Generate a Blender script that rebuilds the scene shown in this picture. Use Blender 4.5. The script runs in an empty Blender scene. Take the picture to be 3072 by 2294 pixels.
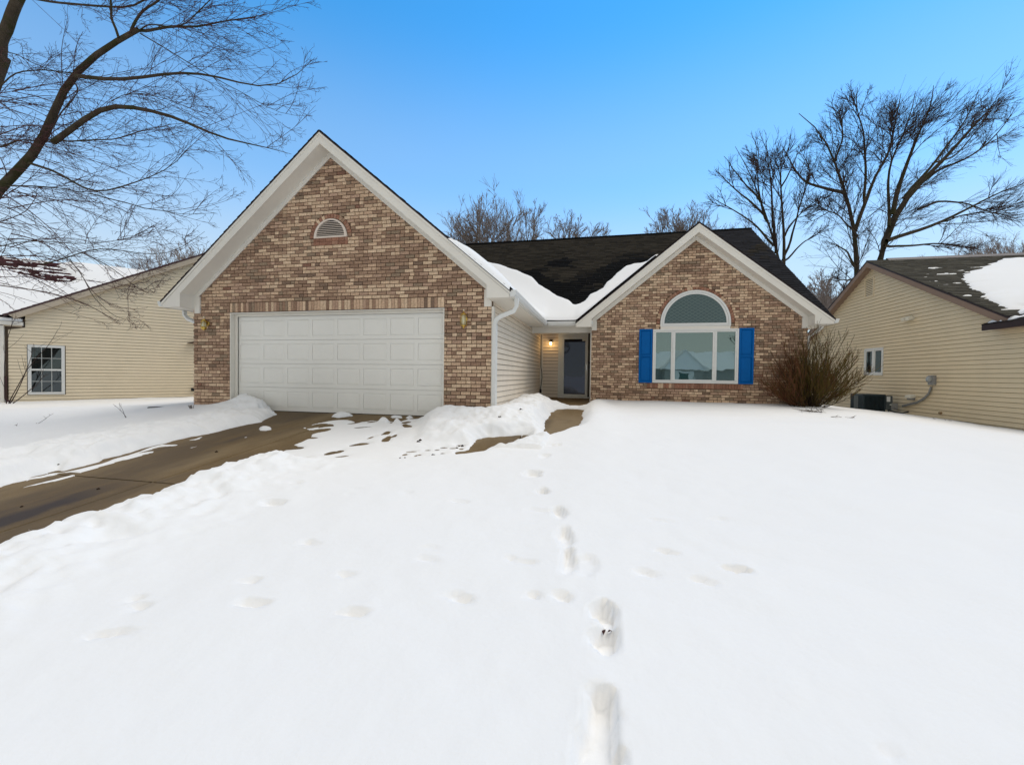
import bpy, math, random
import numpy as np
from mathutils import Matrix, Vector

# ------------------------------------------------------------------ camera, world, light
SC = bpy.context.scene
CAM = np.array([2.06, -7.7201, 0.8221])
FPX = 1253.97                      # focal length in pixels of the 3072 px wide photograph
YAW, PITCH, ROLL = -0.2107, 0.0174, 0.0116
def basis():
    cy, sy = math.cos(YAW), math.sin(YAW)
    f = np.array([sy*math.cos(PITCH), cy*math.cos(PITCH), -math.sin(PITCH)])
    r = np.array([cy, -sy, 0.0]); u = np.cross(r, f)
    cr, sr = math.cos(ROLL), math.sin(ROLL)
    return cr*r+sr*u, -sr*r+cr*u, f
RV, UV, FV = basis()
cam = bpy.data.cameras.new('camera'); cam.sensor_width = 36.0; cam.lens = 36.0*FPX/3072.0
cam.clip_start = 0.05; cam.clip_end = 3000
co = bpy.data.objects.new('camera', cam); SC.collection.objects.link(co)
M = Matrix(((RV[0], UV[0], -FV[0], CAM[0]), (RV[1], UV[1], -FV[1], CAM[1]), (RV[2], UV[2], -FV[2], CAM[2]), (0, 0, 0, 1)))
co.matrix_world = M
SC.camera = co

SUN_EL, SUN_AZ = math.radians(60), math.radians(50)     # azimuth clockwise from +Y; veiled sun high to the right, beyond the house
world = bpy.data.worlds.new('World'); SC.world = world; world.use_nodes = True
wn = world.node_tree; wn.nodes.clear()
def wnode(t, **k):
    n = wn.nodes.new(t)
    for a, b in k.items(): setattr(n, a, b)
    return n
sky = wnode('ShaderNodeTexSky', sky_type='NISHITA', sun_disc=False, sun_elevation=SUN_EL, sun_rotation=SUN_AZ, altitude=200, air_density=1.0, dust_density=0.0, ozone_density=2.0)
geo = wnode('ShaderNodeTexCoord'); sep = wnode('ShaderNodeSeparateXYZ')
wn.links.new(geo.outputs['Generated'], sep.inputs[0])
# thin pale winter veil that thickens towards the horizon, all the way round
ramp = wnode('ShaderNodeValToRGB')
cr_ = ramp.color_ramp; cr_.interpolation = 'EASE'
cr_.elements[0].position = 0.0; cr_.elements[0].color = (0.92,)*3+(1,)
cr_.elements[1].position = 0.66; cr_.elements[1].color = (0.0,)*3+(1,)
e = cr_.elements.new(0.18); e.color = (0.74,)*3+(1,)
e = cr_.elements.new(0.42); e.color = (0.24,)*3+(1,)
wn.links.new(sep.outputs['Z'], ramp.inputs[0])
nz = wnode('ShaderNodeTexNoise'); nz.inputs['Scale'].default_value = 2.2; nz.inputs['Detail'].default_value = 5
mp = wnode('ShaderNodeMapping'); mp.inputs['Scale'].default_value = (1, 1, 3.0)
wn.links.new(geo.outputs['Generated'], mp.inputs[0]); wn.links.new(mp.outputs[0], nz.inputs['Vector'])
ma = wnode('ShaderNodeMath', operation='MULTIPLY_ADD'); ma.inputs[1].default_value = 0.22; ma.inputs[2].default_value = 0.89
wn.links.new(nz.outputs['Fac'], ma.inputs[0])
mm = wnode('ShaderNodeMath', operation='MULTIPLY', use_clamp=True)
wn.links.new(ramp.outputs[0], mm.inputs[0]); wn.links.new(ma.outputs[0], mm.inputs[1])
hs = wnode('ShaderNodeHueSaturation'); hs.inputs['Saturation'].default_value = 1.18; hs.inputs['Value'].default_value = 1.24
gm = wnode('ShaderNodeMix', data_type='RGBA', blend_type='MULTIPLY'); gm.inputs[0].default_value = 1.0
gm.inputs[7].default_value = (0.74, 1.03, 1.08, 1)
mix = wnode('ShaderNodeMix', data_type='RGBA'); mix.inputs[7].default_value = (3.75, 4.0, 4.2, 1)
bg = wnode('ShaderNodeBackground'); bg.inputs['Strength'].default_value = 0.15
wo = wnode('ShaderNodeOutputWorld')
wn.links.new(sky.outputs[0], gm.inputs[6]); wn.links.new(gm.outputs[2], hs.inputs['Color'])
wn.links.new(hs.outputs[0], mix.inputs[6]); wn.links.new(mm.outputs[0], mix.inputs[0])
# the blue opening gives way to a pale cloud sheet overhead and behind the camera (the grey sky mirrored in the windows)
dt = wnode('ShaderNodeVectorMath', operation='DOT_PRODUCT'); dt.inputs[1].default_value = (0, -.45, .893)
wn.links.new(geo.outputs['Generated'], dt.inputs[0])
mr_ = wnode('ShaderNodeMapRange', interpolation_type='SMOOTHSTEP'); mr_.inputs[1].default_value = .30; mr_.inputs[2].default_value = .66
ad = wnode('ShaderNodeMath', operation='MULTIPLY_ADD'); ad.inputs[1].default_value = .25
wn.links.new(nz.outputs['Fac'], ad.inputs[0]); wn.links.new(dt.outputs['Value'], ad.inputs[2])
sb_ = wnode('ShaderNodeMath', operation='SUBTRACT'); sb_.inputs[1].default_value = .125
wn.links.new(ad.outputs[0], sb_.inputs[0]); wn.links.new(sb_.outputs[0], mr_.inputs[0])
cl = wnode('ShaderNodeMix', data_type='RGBA'); cl.inputs[6].default_value = (2.9, 2.82, 2.68, 1); cl.inputs[7].default_value = (3.9, 3.82, 3.65, 1)
wn.links.new(nz.outputs['Fac'], cl.inputs[0])
mx2 = wnode('ShaderNodeMix', data_type='RGBA')
wn.links.new(mr_.outputs[0], mx2.inputs[0]); wn.links.new(mix.outputs[2], mx2.inputs[6]); wn.links.new(cl.outputs[2], mx2.inputs[7])
wn.links.new(mx2.outputs[2], bg.inputs[0]); wn.links.new(bg.outputs[0], wo.inputs[0])

sl = bpy.data.lights.new('sun', 'SUN'); sl.energy = 1.38; sl.angle = math.radians(45); sl.color = (1.0, 0.92, 0.80)
so = bpy.data.objects.new('sun', sl); SC.collection.objects.link(so)
sd = Vector((math.sin(SUN_AZ)*math.cos(SUN_EL), math.cos(SUN_AZ)*math.cos(SUN_EL), math.sin(SUN_EL)))
so.rotation_euler = (-sd).to_track_quat('-Z', 'Y').to_euler()
vs = SC.view_settings; vs.view_transform = 'Standard'; vs.look = 'None'; vs.gamma = 1.0; vs.exposure = 0.31
vs.use_curve_mapping = False
try:
    SC.cycles.max_bounces = 6; SC.cycles.diffuse_bounces = 3; SC.cycles.transparent_max_bounces = 6
except Exception: pass

# ------------------------------------------------------------------ measuring helpers
def ray(px, py): return FV + RV*(px-1536)/FPX - UV*(py-1147)/FPX
def at_depth(px, py, d): return CAM + ray(px, py)*d
def at_plane(px, py, n, P0):
    n = np.array(n, float); d = ray(px, py)
    return CAM + d*(((np.array(P0)-CAM)@n)/(d@n))
def at_axis(px, py, ax, v):
    d = ray(px, py); return CAM + d*((v-CAM[ax])/d[ax])

def hash2(ix, iy, seed):
    h = np.sin(ix*127.1+iy*311.7+seed*74.7)*43758.5453
    return h-np.floor(h)
def vnoise(x, y, s=1.0, seed=0):
    x = np.asarray(x)/s; y = np.asarray(y)/s
    ix, iy = np.floor(x), np.floor(y); fx, fy = x-ix, y-iy
    fx = fx*fx*fx*(fx*(fx*6-15)+10); fy = fy*fy*fy*(fy*(fy*6-15)+10)
    a = hash2(ix, iy, seed); b = hash2(ix+1, iy, seed); c = hash2(ix, iy+1, seed); d = hash2(ix+1, iy+1, seed)
    return (a*(1-fx)+b*fx)*(1-fy)+(c*(1-fx)+d*fx)*fy
def fbm(x, y, s=1.0, seed=0, o=4):
    t = 0; a = .5
    for i in range(o):
        t = t+a*vnoise(x*(1+.0*i)+17*i, y-9*i, s, seed+i); s = s*.5; a *= .5
    return t/(1-.5**o)          # 0..1
def smooth(a, b, x):
    t = np.clip((x-a)/(b-a), 0, 1); return t*t*(3-2*t)

# ------------------------------------------------------------------ object helpers
COL = SC.collection
def link(o, parent=None):
    COL.objects.link(o)
    if parent is not None: o.parent = parent
    return o
def thing(name, label, cat, loc=(0, 0, 0), rz=0, group=None):
    o = bpy.data.objects.new(name, None); o.empty_display_size = .2
    link(o); o.location = loc; o.rotation_euler = (0, 0, rz)
    o['label'] = label; o['category'] = cat
    if group: o['group'] = group
    return o
def tag(o, label=None, cat=None, group=None, kind=None):
    if label: o['label'] = label
    if cat: o['category'] = cat
    if group: o['group'] = group
    if kind: o['kind'] = kind
    return o
class MB:
    """collects polygons; each may carry a tint"""
    def __init__(s): s.v = []; s.f = []; s.c = []
    def poly(s, pts, tint=None):
        i = len(s.v); s.v += [tuple(map(float, p)) for p in pts]; s.f.append(tuple(range(i, i+len(pts)))); s.c.append(tint)
    def faces(s, verts, faces, tint=None):
        i = len(s.v); s.v += [tuple(map(float, p)) for p in verts]
        for f in faces: s.f.append(tuple(i+k for k in f)); s.c.append(tint)
    def box(s, x0, x1, y0, y1, z0, z1, tint=None):
        v = [(x0,y0,z0),(x1,y0,z0),(x1,y1,z0),(x0,y1,z0),(x0,y0,z1),(x1,y0,z1),(x1,y1,z1),(x0,y1,z1)]
        s.faces(v, [(0,3,2,1),(4,5,6,7),(0,1,5,4),(1,2,6,5),(2,3,7,6),(3,0,4,7)], tint); return s
    def prism(s, pts, off, tint=None):
        """closed polygon pts extruded by vector off"""
        n = len(pts); a = [np.array(p, float) for p in pts]; b = [p+np.array(off, float) for p in a]
        s.faces(a+b, [tuple(range(n))[::-1], tuple(range(n, 2*n))]+[(i, (i+1) % n, n+(i+1) % n, n+i) for i in range(n)], tint); return s
    def obox(s, o, ax, ay, az, tint=None):
        """box from corner o along three vectors"""
        o, ax, ay, az = [np.array(k, float) for k in (o, ax, ay, az)]
        v = [o, o+ax, o+ax+ay, o+ay, o+az, o+ax+az, o+ax+ay+az, o+ay+az]
        s.faces(v, [(0,3,2,1),(4,5,6,7),(0,1,5,4),(1,2,6,5),(2,3,7,6),(3,0,4,7)], tint); return s
    def cyl(s, p, axis, r, h, n=16, r2=None, tint=None):
        p = np.array(p, float); a = np.array(axis, float); a /= np.linalg.norm(a)
        q = np.cross(a, (0.3, 0.5, 0.81)); q /= np.linalg.norm(q); w = np.cross(a, q)
        r2 = r if r2 is None else r2
        lo = [p+r*(q*math.cos(t)+w*math.sin(t)) for t in np.linspace(0, 2*math.pi, n, endpoint=False)]
        hi = [p+a*h+r2*(q*math.cos(t)+w*math.sin(t)) for t in np.linspace(0, 2*math.pi, n, endpoint=False)]
        s.faces(lo+hi, [tuple(range(n))[::-1], tuple(range(n, 2*n))]+[(i, (i+1) % n, n+(i+1) % n, n+i) for i in range(n)], tint); return s
    def tube(s, pts, r, n=8, flat=1.0, tint=None):
        pts = [np.array(p, float) for p in pts]; K = len(pts); V = []
        rr = r if hasattr(r, '__len__') else [r]*K
        up = np.array((0.31, 0.22, 0.92))
        for i, p in enumerate(pts):
            t = pts[min(i+1, K-1)]-pts[max(i-1, 0)]; t /= np.linalg.norm(t)+1e-9
            q = np.cross(t, up); q /= np.linalg.norm(q)+1e-9; w = np.cross(q, t)
            V += [p+rr[i]*(q*math.cos(a)+w*flat*math.sin(a)) for a in np.linspace(0, 2*math.pi, n, endpoint=False)]
        F = [(i*n+j, i*n+(j+1) % n, (i+1)*n+(j+1) % n, (i+1)*n+j) for i in range(K-1) for j in range(n)]
        F += [tuple(range(n))[::-1], tuple(range((K-1)*n, K*n))]
        s.faces(V, F, tint); return s
    def lathe(s, o, prof, n=16, tint=None):
        """profile of (r,z) about vertical axis at o"""
        o = np.array(o, float); V = []
        for r, z in prof: V += [o+np.array((r*math.cos(a), r*math.sin(a), z)) for a in np.linspace(0, 2*math.pi, n, endpoint=False)]
        K = len(prof)
        s.faces(V, [(i*n+j, i*n+(j+1) % n, (i+1)*n+(j+1) % n, (i+1)*n+j) for i in range(K-1) for j in range(n)], tint); return s
    def mesh(s, name):
        m = bpy.data.meshes.new(name); m.from_pydata(s.v, [], s.f)
        if any(c is not None for c in s.c):
            at = m.color_attributes.new('tint', 'FLOAT_COLOR', 'CORNER')
            tot = [len(f) for f in s.f]
            arr = np.repeat(np.array([(c if c is not None else (1, 1, 1))+(1.0,) for c in s.c], dtype=np.float32), tot, axis=0)
            at.data.foreach_set('color', arr.ravel())
        return m
    def build(s, name, mat, parent=None, smooth_=False, bevel=0, fix=True):
        m = s.mesh(name); m.materials.append(mat)
        if fix:
            import bmesh
            b = bmesh.new(); b.from_mesh(m); bmesh.ops.recalc_face_normals(b, faces=b.faces[:]); b.to_mesh(m); b.free()
        if smooth_: m.polygons.foreach_set('use_smooth', [True]*len(m.polygons))
        o = bpy.data.objects.new(name, m); link(o, parent)
        if bevel:
            bv = o.modifiers.new('bevel', 'BEVEL'); bv.width = bevel; bv.segments = 2; bv.limit_method = 'ANGLE'
        return o
def fast_mesh(name, V, Q, mat, parent=None, smooth_=True, attr=None):
    """V (n,3), Q (m,k) index arrays with constant k"""
    m = bpy.data.meshes.new(name); k = Q.shape[1]
    m.vertices.add(len(V)); m.vertices.foreach_set('co', np.ascontiguousarray(V, dtype=np.float32).ravel())
    m.loops.add(Q.size); m.loops.foreach_set('vertex_index', Q.astype(np.int32).ravel())
    m.polygons.add(len(Q)); m.polygons.foreach_set('loop_start', np.arange(0, Q.size, k, dtype=np.int32))
    m.update(calc_edges=True)
    m.polygons.foreach_set('use_smooth', np.full(len(Q), smooth_))
    m.materials.append(mat)
    if attr is not None:
        a = m.attributes.new('shade', 'FLOAT', 'POINT'); a.data.foreach_set('value', attr.astype(np.float32))
    m.validate()
    o = bpy.data.objects.new(name, m); link(o, parent); return o

# ------------------------------------------------------------------ materials
def lin(r, g, b):
    f = lambda c: ((c/255+.055)/1.055)**2.4 if c > 10 else c/255/12.92
    return (f(r), f(g), f(b))
def mat(name, col, rough=.7, spec=.3, metal=0, noise=None, bump=None, tint=False, coords='Object', coat=0, ior=None):
    """noise=(scale, amount, stretch xyz)  bump=(scale, strength, distance)"""
    m = bpy.data.materials.new(name); m.use_nodes = True; nt = m.node_tree
    p = nt.nodes['Principled BSDF']
    p.inputs['Base Color'].default_value = (*col, 1); p.inputs['Roughness'].default_value = rough
    p.inputs['Specular IOR Level'].default_value = spec; p.inputs['Metallic'].default_value = metal
    if coat: p.inputs['Coat Weight'].default_value = coat
    tc = nt.nodes.new('ShaderNodeTexCoord')
    cur = None
    if tint:
        a = nt.nodes.new('ShaderNodeAttribute'); a.attribute_name = 'tint'; cur = a.outputs['Color']
    if noise:
        sc, am, st = noise
        mpn = nt.nodes.new('ShaderNodeMapping'); mpn.inputs['Scale'].default_value = st
        n = nt.nodes.new('ShaderNodeTexNoise'); n.inputs['Scale'].default_value = sc; n.inputs['Detail'].default_value = 6; n.inputs['Roughness'].default_value = .65
        nt.links.new(tc.outputs[coords], mpn.inputs[0]); nt.links.new(mpn.outputs[0], n.inputs['Vector'])
        mr = nt.nodes.new('ShaderNodeMapRange'); mr.inputs[1].default_value = .25; mr.inputs[2].default_value = .75
        mr.inputs[3].default_value = 1-am; mr.inputs[4].default_value = 1+am
        nt.links.new(n.outputs['Fac'], mr.inputs[0])
        mx = nt.nodes.new('ShaderNodeMix'); mx.data_type = 'RGBA'; mx.blend_type = 'MULTIPLY'; mx.inputs[0].default_value = 1
        if cur is None: mx.inputs[6].default_value = (*col, 1)
        else: nt.links.new(cur, mx.inputs[6])
        nt.links.new(mr.outputs[0], mx.inputs[7]); cur = mx.outputs[2]
    if cur is not None: nt.links.new(cur, p.inputs['Base Color'])
    if bump:
        sc, stg, dist = bump
        n = nt.nodes.new('ShaderNodeTexNoise'); n.inputs['Scale'].default_value = sc; n.inputs['Detail'].default_value = 5
        nt.links.new(tc.outputs[coords], n.inputs['Vector'])
        b = nt.nodes.new('ShaderNodeBump'); b.inputs['Strength'].default_value = stg; b.inputs['Distance'].default_value = dist
        nt.links.new(n.outputs['Fac'], b.inputs['Height']); nt.links.new(b.outputs[0], p.inputs['Normal'])
    return m
def stain(m, col, scale, lo, hi, st=(1, 1, 1), fac=1.0, coords='Object', seed=0.0):
    """overlay a second colour where a large noise is high (dirt, damp, moss)"""
    nt = m.node_tree; p = nt.nodes['Principled BSDF']; inp = p.inputs['Base Color']
    mx = nt.nodes.new('ShaderNodeMix'); mx.data_type = 'RGBA'
    if inp.is_linked: nt.links.new(inp.links[0].from_socket, mx.inputs[6])
    else: mx.inputs[6].default_value = inp.default_value
    mx.inputs[7].default_value = (*col, 1)
    tc = nt.nodes.new('ShaderNodeTexCoord'); mp_ = nt.nodes.new('ShaderNodeMapping'); mp_.inputs['Scale'].default_value = st; mp_.inputs['Location'].default_value = (seed, seed*.7, 0)
    n = nt.nodes.new('ShaderNodeTexNoise'); n.inputs['Scale'].default_value = scale; n.inputs['Detail'].default_value = 6; n.inputs['Roughness'].default_value = .6
    mr = nt.nodes.new('ShaderNodeMapRange'); mr.inputs[1].default_value = lo; mr.inputs[2].default_value = hi; mr.inputs[4].default_value = fac
    nt.links.new(tc.outputs[coords], mp_.inputs[0]); nt.links.new(mp_.outputs[0], n.inputs['Vector']); nt.links.new(n.outputs['Fac'], mr.inputs[0])
    nt.links.new(mr.outputs[0], mx.inputs[0]); nt.links.new(mx.outputs[2], inp)
    return m

TRIM = mat('trim_paint', (.77, .73, .65), .55, .3, noise=(1.6, .05, (1, 1, 1)), bump=(40, .05, .002))
DOORP = mat('garage_door_paint', (.82, .80, .74), .45, .3, noise=(1.2, .035, (1, 1, 1)))
DOORF = mat('door_frame_paint', (.72, .73, .68), .45, .3, noise=(3, .05, (1, 1, 1)))
WHITE = mat('white_vinyl', (.72, .72, .69), .4, .35, noise=(5, .03, (1, 1, 1)))
BRICK = mat('brick', (.4, .3, .22), .9, .12, noise=(26, .42, (1, 1, 1.5)), bump=(90, .5, .004), tint=True)
MORTAR = mat('mortar', lin(106, 86, 70), .95, .05, noise=(25, .18, (1, 1, 1)), bump=(120, .5, .003))
SIDE_OWN = mat('siding_own', (.78, .69, .57), .6, .2, noise=(2.0, .06, (1, 1, 1)), bump=(60, .08, .001))
SIDE_L = mat('siding_left', (.80, .685, .50), .6, .2, noise=(1.1, .06, (1, 1, .6)), bump=(60, .08, .001))
SIDE_R = mat('siding_right', (.75, .625, .425), .6, .2, noise=(1.1, .06, (1, 1, .6)), bump=(60, .08, .001))
SHING = mat('shingle_dark', (.05, .05, .05), .95, .04, noise=(55, .4, (1, 1, 1)), bump=(160, .7, .004), tint=True)
SHING_R = mat('shingle_right', (.1, .1, .09), .95, .04, noise=(50, .3, (1, 1, 1)), tint=True)
SHING_L = mat('shingle_left', (.05, .03, .03), .95, .04, noise=(40, .35, (1, 1, 1)), tint=True)
SHADOWB = mat('siding_shadow_backing', (.10, .075, .055), .95, .05)  # backing darkened so the siding gaps read as shadow lines; shade put into its colour
DARKTRIM = mat('dark_brown_metal', (.028, .016, .018), .5, .3)
BROWNTRIM = mat('brown_fascia', (.27, .185, .135), .6, .2, noise=(3, .08, (1, 1, 1)))
TANTRIM = mat('tan_fascia', (.50, .42, .32), .6, .2, noise=(3, .06, (1, 1, 1)))
BLACK = mat('black_metal', (.012, .012, .012), .4, .4)
BLUE = mat('blue_shutter_paint', (.0, .105, .36), .55, .12, noise=(6, .08, (1, 1, 1)))
BRASS = mat('polished_brass', (.62, .42, .10), .28, .5, metal=1.0, noise=(30, .2, (1, 1, 1)))
LAMPGLASS = mat('lamp_glass', (.62, .58, .38), .15, .6)
SNOW = mat('snow', (.855, .862, .868), .75, .12, noise=(.5, .012, (1, 1, 1)), bump=(26, .22, .012))
CONC = mat('concrete', (.150, .100, .044), .7, .25, noise=(70, .38, (1, 1, 1)), bump=(220, .25, .002))
stain(CONC, (.215, .158, .086), 1.1, .45, .62, (1, .35, 1), .8)
stain(CONC, (.095, .066, .036), .8, .50, .60, (1, .3, 1), .8, seed=8.1)
stain(CONC, (.070, .050, .034), 1.5, .56, .66, (1.2, .22, 1), .75, seed=3.3)
def wet_tracks(m):
    nt = m.node_tree; p = nt.nodes['Principled BSDF']; N = nt.nodes.new; K = nt.links.new
    tc = N('ShaderNodeTexCoord'); sp = N('ShaderNodeSeparateXYZ'); K(tc.outputs['Object'], sp.inputs[0])
    n = N('ShaderNodeTexNoise'); n.inputs['Scale'].default_value = 3.0; n.inputs['Detail'].default_value = 6; K(tc.outputs['Object'], n.inputs['Vector'])
    def lobe(x0, w, y0, y1):
        a = N('ShaderNodeMath'); a.operation = 'SUBTRACT'; K(sp.outputs['X'], a.inputs[0]); a.inputs[1].default_value = x0
        b = N('ShaderNodeMath'); b.operation = 'ABSOLUTE'; K(a.outputs[0], b.inputs[0])
        j = N('ShaderNodeMath'); j.operation = 'MULTIPLY_ADD'; K(n.outputs['Fac'], j.inputs[0]); j.inputs[1].default_value = -.5*w*1.6; K(b.outputs[0], j.inputs[2])
        c = N('ShaderNodeMapRange'); c.inputs[1].default_value = w*.2; c.inputs[2].default_value = -.12*w; K(j.outputs[0], c.inputs[0])
        d = N('ShaderNodeMapRange'); d.inputs[1].default_value = y1; d.inputs[2].default_value = y0; K(sp.outputs['Y'], d.inputs[0])
        e = N('ShaderNodeMath'); e.operation = 'MULTIPLY'; K(c.outputs[0], e.inputs[0]); K(d.outputs[0], e.inputs[1]); return e.outputs[0]
    l1, l2 = lobe(-3.16, .34, -4.6, -3.9), lobe(-2.2, .22, -4.9, -4.2)
    mxx = N('ShaderNodeMath'); mxx.operation = 'MAXIMUM'; K(l1, mxx.inputs[0]); K(l2, mxx.inputs[1])
    mx = N('ShaderNodeMix'); mx.data_type = 'RGBA'; K(p.inputs['Base Color'].links[0].from_socket, mx.inputs[6]); mx.inputs[7].default_value = (.048, .036, .030, 1)
    K(mxx.outputs[0], mx.inputs[0]); K(mx.outputs[2], p.inputs['Base Color'])
wet_tracks(CONC)
DIRT = mat('dead_lawn', (.07, .05, .03), .95, .05, noise=(14, .4, (1, 1, 1)), bump=(30, .6, .03))
BARK = mat('bark', (.060, .045, .036), .95, .08, noise=(14, .4, (1, 1, .3)), bump=(40, .8, .02))
BARKM = mat('bark_mossy', (.065, .05, .035), .95, .08, noise=(9, .4, (1, 1, .35)), bump=(30, .9, .02))
stain(BARKM, (.035, .038, .012), 3.0, .48, .6, (1, 1, 1), .7)
TWIG = mat('twig', (.052, .036, .032), .9, .08)
TWIGR = mat('twig_red', (.075, .038, .034), .9, .08)
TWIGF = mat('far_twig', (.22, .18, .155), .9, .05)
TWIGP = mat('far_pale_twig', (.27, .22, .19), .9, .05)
def glass(name, base, refl, tintc):
    m = bpy.data.materials.new(name); m.use_nodes = True; nt = m.node_tree; nt.nodes.clear()
    o = nt.nodes.new('ShaderNodeOutputMaterial'); mx = nt.nodes.new('ShaderNodeMixShader')
    d = nt.nodes.new('ShaderNodeBsdfDiffuse'); d.inputs[0].default_value = (*base, 1)
    g = nt.nodes.new('ShaderNodeBsdfGlossy'); g.inputs['Color'].default_value = (*tintc, 1); g.inputs['Roughness'].default_value = .015
    tc = nt.nodes.new('ShaderNodeTexCoord'); n = nt.nodes.new('ShaderNodeTexNoise'); n.inputs['Scale'].default_value = 1.3
    b = nt.nodes.new('ShaderNodeBump'); b.inputs['Strength'].default_value = .12; b.inputs['Distance'].default_value = .02
    nt.links.new(tc.outputs['Object'], n.inputs['Vector']); nt.links.new(n.outputs['Fac'], b.inputs['Height']); nt.links.new(b.outputs[0], g.inputs['Normal'])
    mx.inputs[0].default_value = refl
    nt.links.new(d.outputs[0], mx.inputs[1]); nt.links.new(g.outputs[0], mx.inputs[2]); nt.links.new(mx.outputs[0], o.inputs[0])
    return m
GLASS = glass('window_glass', (.012, .022, .018), .25, (.80, 1, .93))
GLASSD = glass('door_glass', (.004, .007, .016), .05, (.8, .85, 1))
GLASSN = glass('neighbour_glass', (.012, .014, .014), .07, (.9, 1, 1))
GLASSA = glass('arch_glass', (.050, .085, .085), .07, (.9, 1, 1))
BULB = bpy.data.materials.new('lit_bulb'); BULB.use_nodes = True
bp = BULB.node_tree.nodes['Principled BSDF']; bp.inputs['Emission Color'].default_value = (1, .62, .22, 1); bp.inputs['Emission Strength'].default_value = 7

# ------------------------------------------------------------------ terrain
def gz(x, y):
    """bare ground height"""
    x = np.asarray(x, float); y = np.asarray(y, float)
    s = -.03 + np.where(y < 0, .1*np.maximum(y, -10.5), .02*np.minimum(y, 6))
    s = s - .02*np.clip(y-6, 0, 12)
    s = s - .105*np.clip(x-7.3, 0, 4.0)*smooth(-30, 3, y) - .055*np.clip(-x-7.2, 0, 6.5)*smooth(-6, 2, y)
    return s
def on_ground(px, py, dz=0.0):
    d = ray(px, py); t = 3.0
    for _ in range(60):
        P = CAM+d*t; h = P[2]-float(gz(P[0], P[1]))-dz
        t += h/max(-d[2]+.1*d[1]*(P[1] < 0), .05)*.7
    return CAM+d*t
def poly_px(pts, sx, ox, oy, dz=0.0):
    return np.array([on_ground(ox+a*sx, oy+b*sx, dz)[:2] for a, b in pts])

g = MB()
xs = np.concatenate([-np.geomspace(14, 900, 14)[::-1], np.linspace(-13, 13, 27), np.geomspace(14, 900, 14)])
ys = np.concatenate([-np.geomspace(12, 900, 16)[::-1], np.linspace(-11, 19, 31), np.geomspace(20, 900, 16)])
XX, YY = np.meshgrid(xs, ys); ZZ = gz(XX, YY)-.09
idx = np.arange(XX.size).reshape(XX.shape)
Q = np.stack([idx[:-1, :-1], idx[:-1, 1:], idx[1:, 1:], idx[1:, :-1]], -1).reshape(-1, 4)
o = fast_mesh('ground', np.stack([XX, YY, ZZ], -1).reshape(-1, 3), Q, DIRT); tag(o, kind='structure')

def slab(x0, x1, y0, y1, parent, j=.011):
    b = MB(); x0 += j; x1 -= j; y0 += j; y1 -= j
    ys_ = [y0]+([0.0] if y0 < 0 < y1 else [])+[y1]
    for a, c in zip(ys_[:-1], ys_[1:]):
        za, zc = float(gz(x0+.01, a)), float(gz(x0+.01, c))
        if abs(a) < 1e-6: za = -.03
        e_ = .006
        b.faces([(x0+e_,a,za),(x1-e_,a,za),(x1-e_,c,zc),(x0+e_,c,zc),(x0,a,za-.008),(x1,a,za-.008),(x1,c,zc-.008),(x0,c,zc-.008),(x0,a,za-.08),(x1,a,za-.08),(x1,c,zc-.08),(x0,c,zc-.08)],
            [(0,1,2,3),(0,4,5,1),(1,5,6,2),(2,6,7,3),(3,7,4,0),(4,8,9,5),(5,9,10,6),(6,10,11,7),(7,11,8,4)])
    return b.build('slab', CONC, parent)
drive = bpy.data.objects.new('driveway', None); link(drive); tag(drive, kind='structure')
for (y0, y1) in ((-3.98, .15), (-8.1, -3.98), (-12.3, -8.1)):
    for (x0, x1) in ((-6.0, -2.875), (-2.875, -.4)): slab(x0, x1, y0, y1, drive)
walk = bpy.data.objects.new('walkway', None); link(walk); tag(walk, kind='structure')
slab(.82, 1.85, -1.0, 2.7, walk); slab(.82, 2.1, -2.26, -1.0, walk); slab(-.4, .82, -2.9, -1.0, walk, .006)
slab(.82, 2.1, -3.2, -2.26, walk, .006); slab(-.4, .82, -4.0, -2.9, walk, .006)
pb = MB().box(.01, 1.757, 2.7, 6.44, -.05, .085).build('porch_slab', CONC, walk)

# ------------------------------------------------------------------ snow on the ground
def axis(parts):
    out = []
    for a, b, st in parts: out.append(np.arange(a, b-1e-6, st))
    return np.concatenate(out)
gx = np.concatenate([-np.geomspace(18.3, 900, 22)[::-1], axis([(-18, -7.6, .10), (-7.6, 3.3, .028), (3.3, 12, .07)]), np.geomspace(12, 900, 24)])
gy = np.concatenate([-np.geomspace(7.6, 900, 26)[::-1], axis([(-7.4, -6.6, .05), (-6.6, 3.2, .028), (3.2, 5.2, .05), (5.2, 14, .12)]), np.geomspace(14, 900, 20)])
X, Y = np.meshgrid(gx, gy)
def sdist(P, X, Y):
    """signed distance to closed polygon, negative inside"""
    d2 = np.full(X.shape, 1e9); ins = np.zeros(X.shape, bool)
    n = len(P)
    for i in range(n):
        ax, ay = P[i]; bx, by = P[(i+1) % n]; ex, ey = bx-ax, by-ay
        wx, wy = X-ax, Y-ay; t = np.clip((wx*ex+wy*ey)/(ex*ex+ey*ey+1e-12), 0, 1)
        d2 = np.minimum(d2, (wx-ex*t)**2+(wy-ey*t)**2)
        c = (ay > Y) != (by > Y)
        ins ^= c & (X < (bx-ax)*(Y-ay)/(by-ay+1e-12)+ax)
    return np.where(ins, -1, 1)*np.sqrt(d2)
fine = (X > -9) & (X < 3.4) & (Y > -13) & (Y < 7)
Xf, Yf = X[fine], Y[fine]
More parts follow.
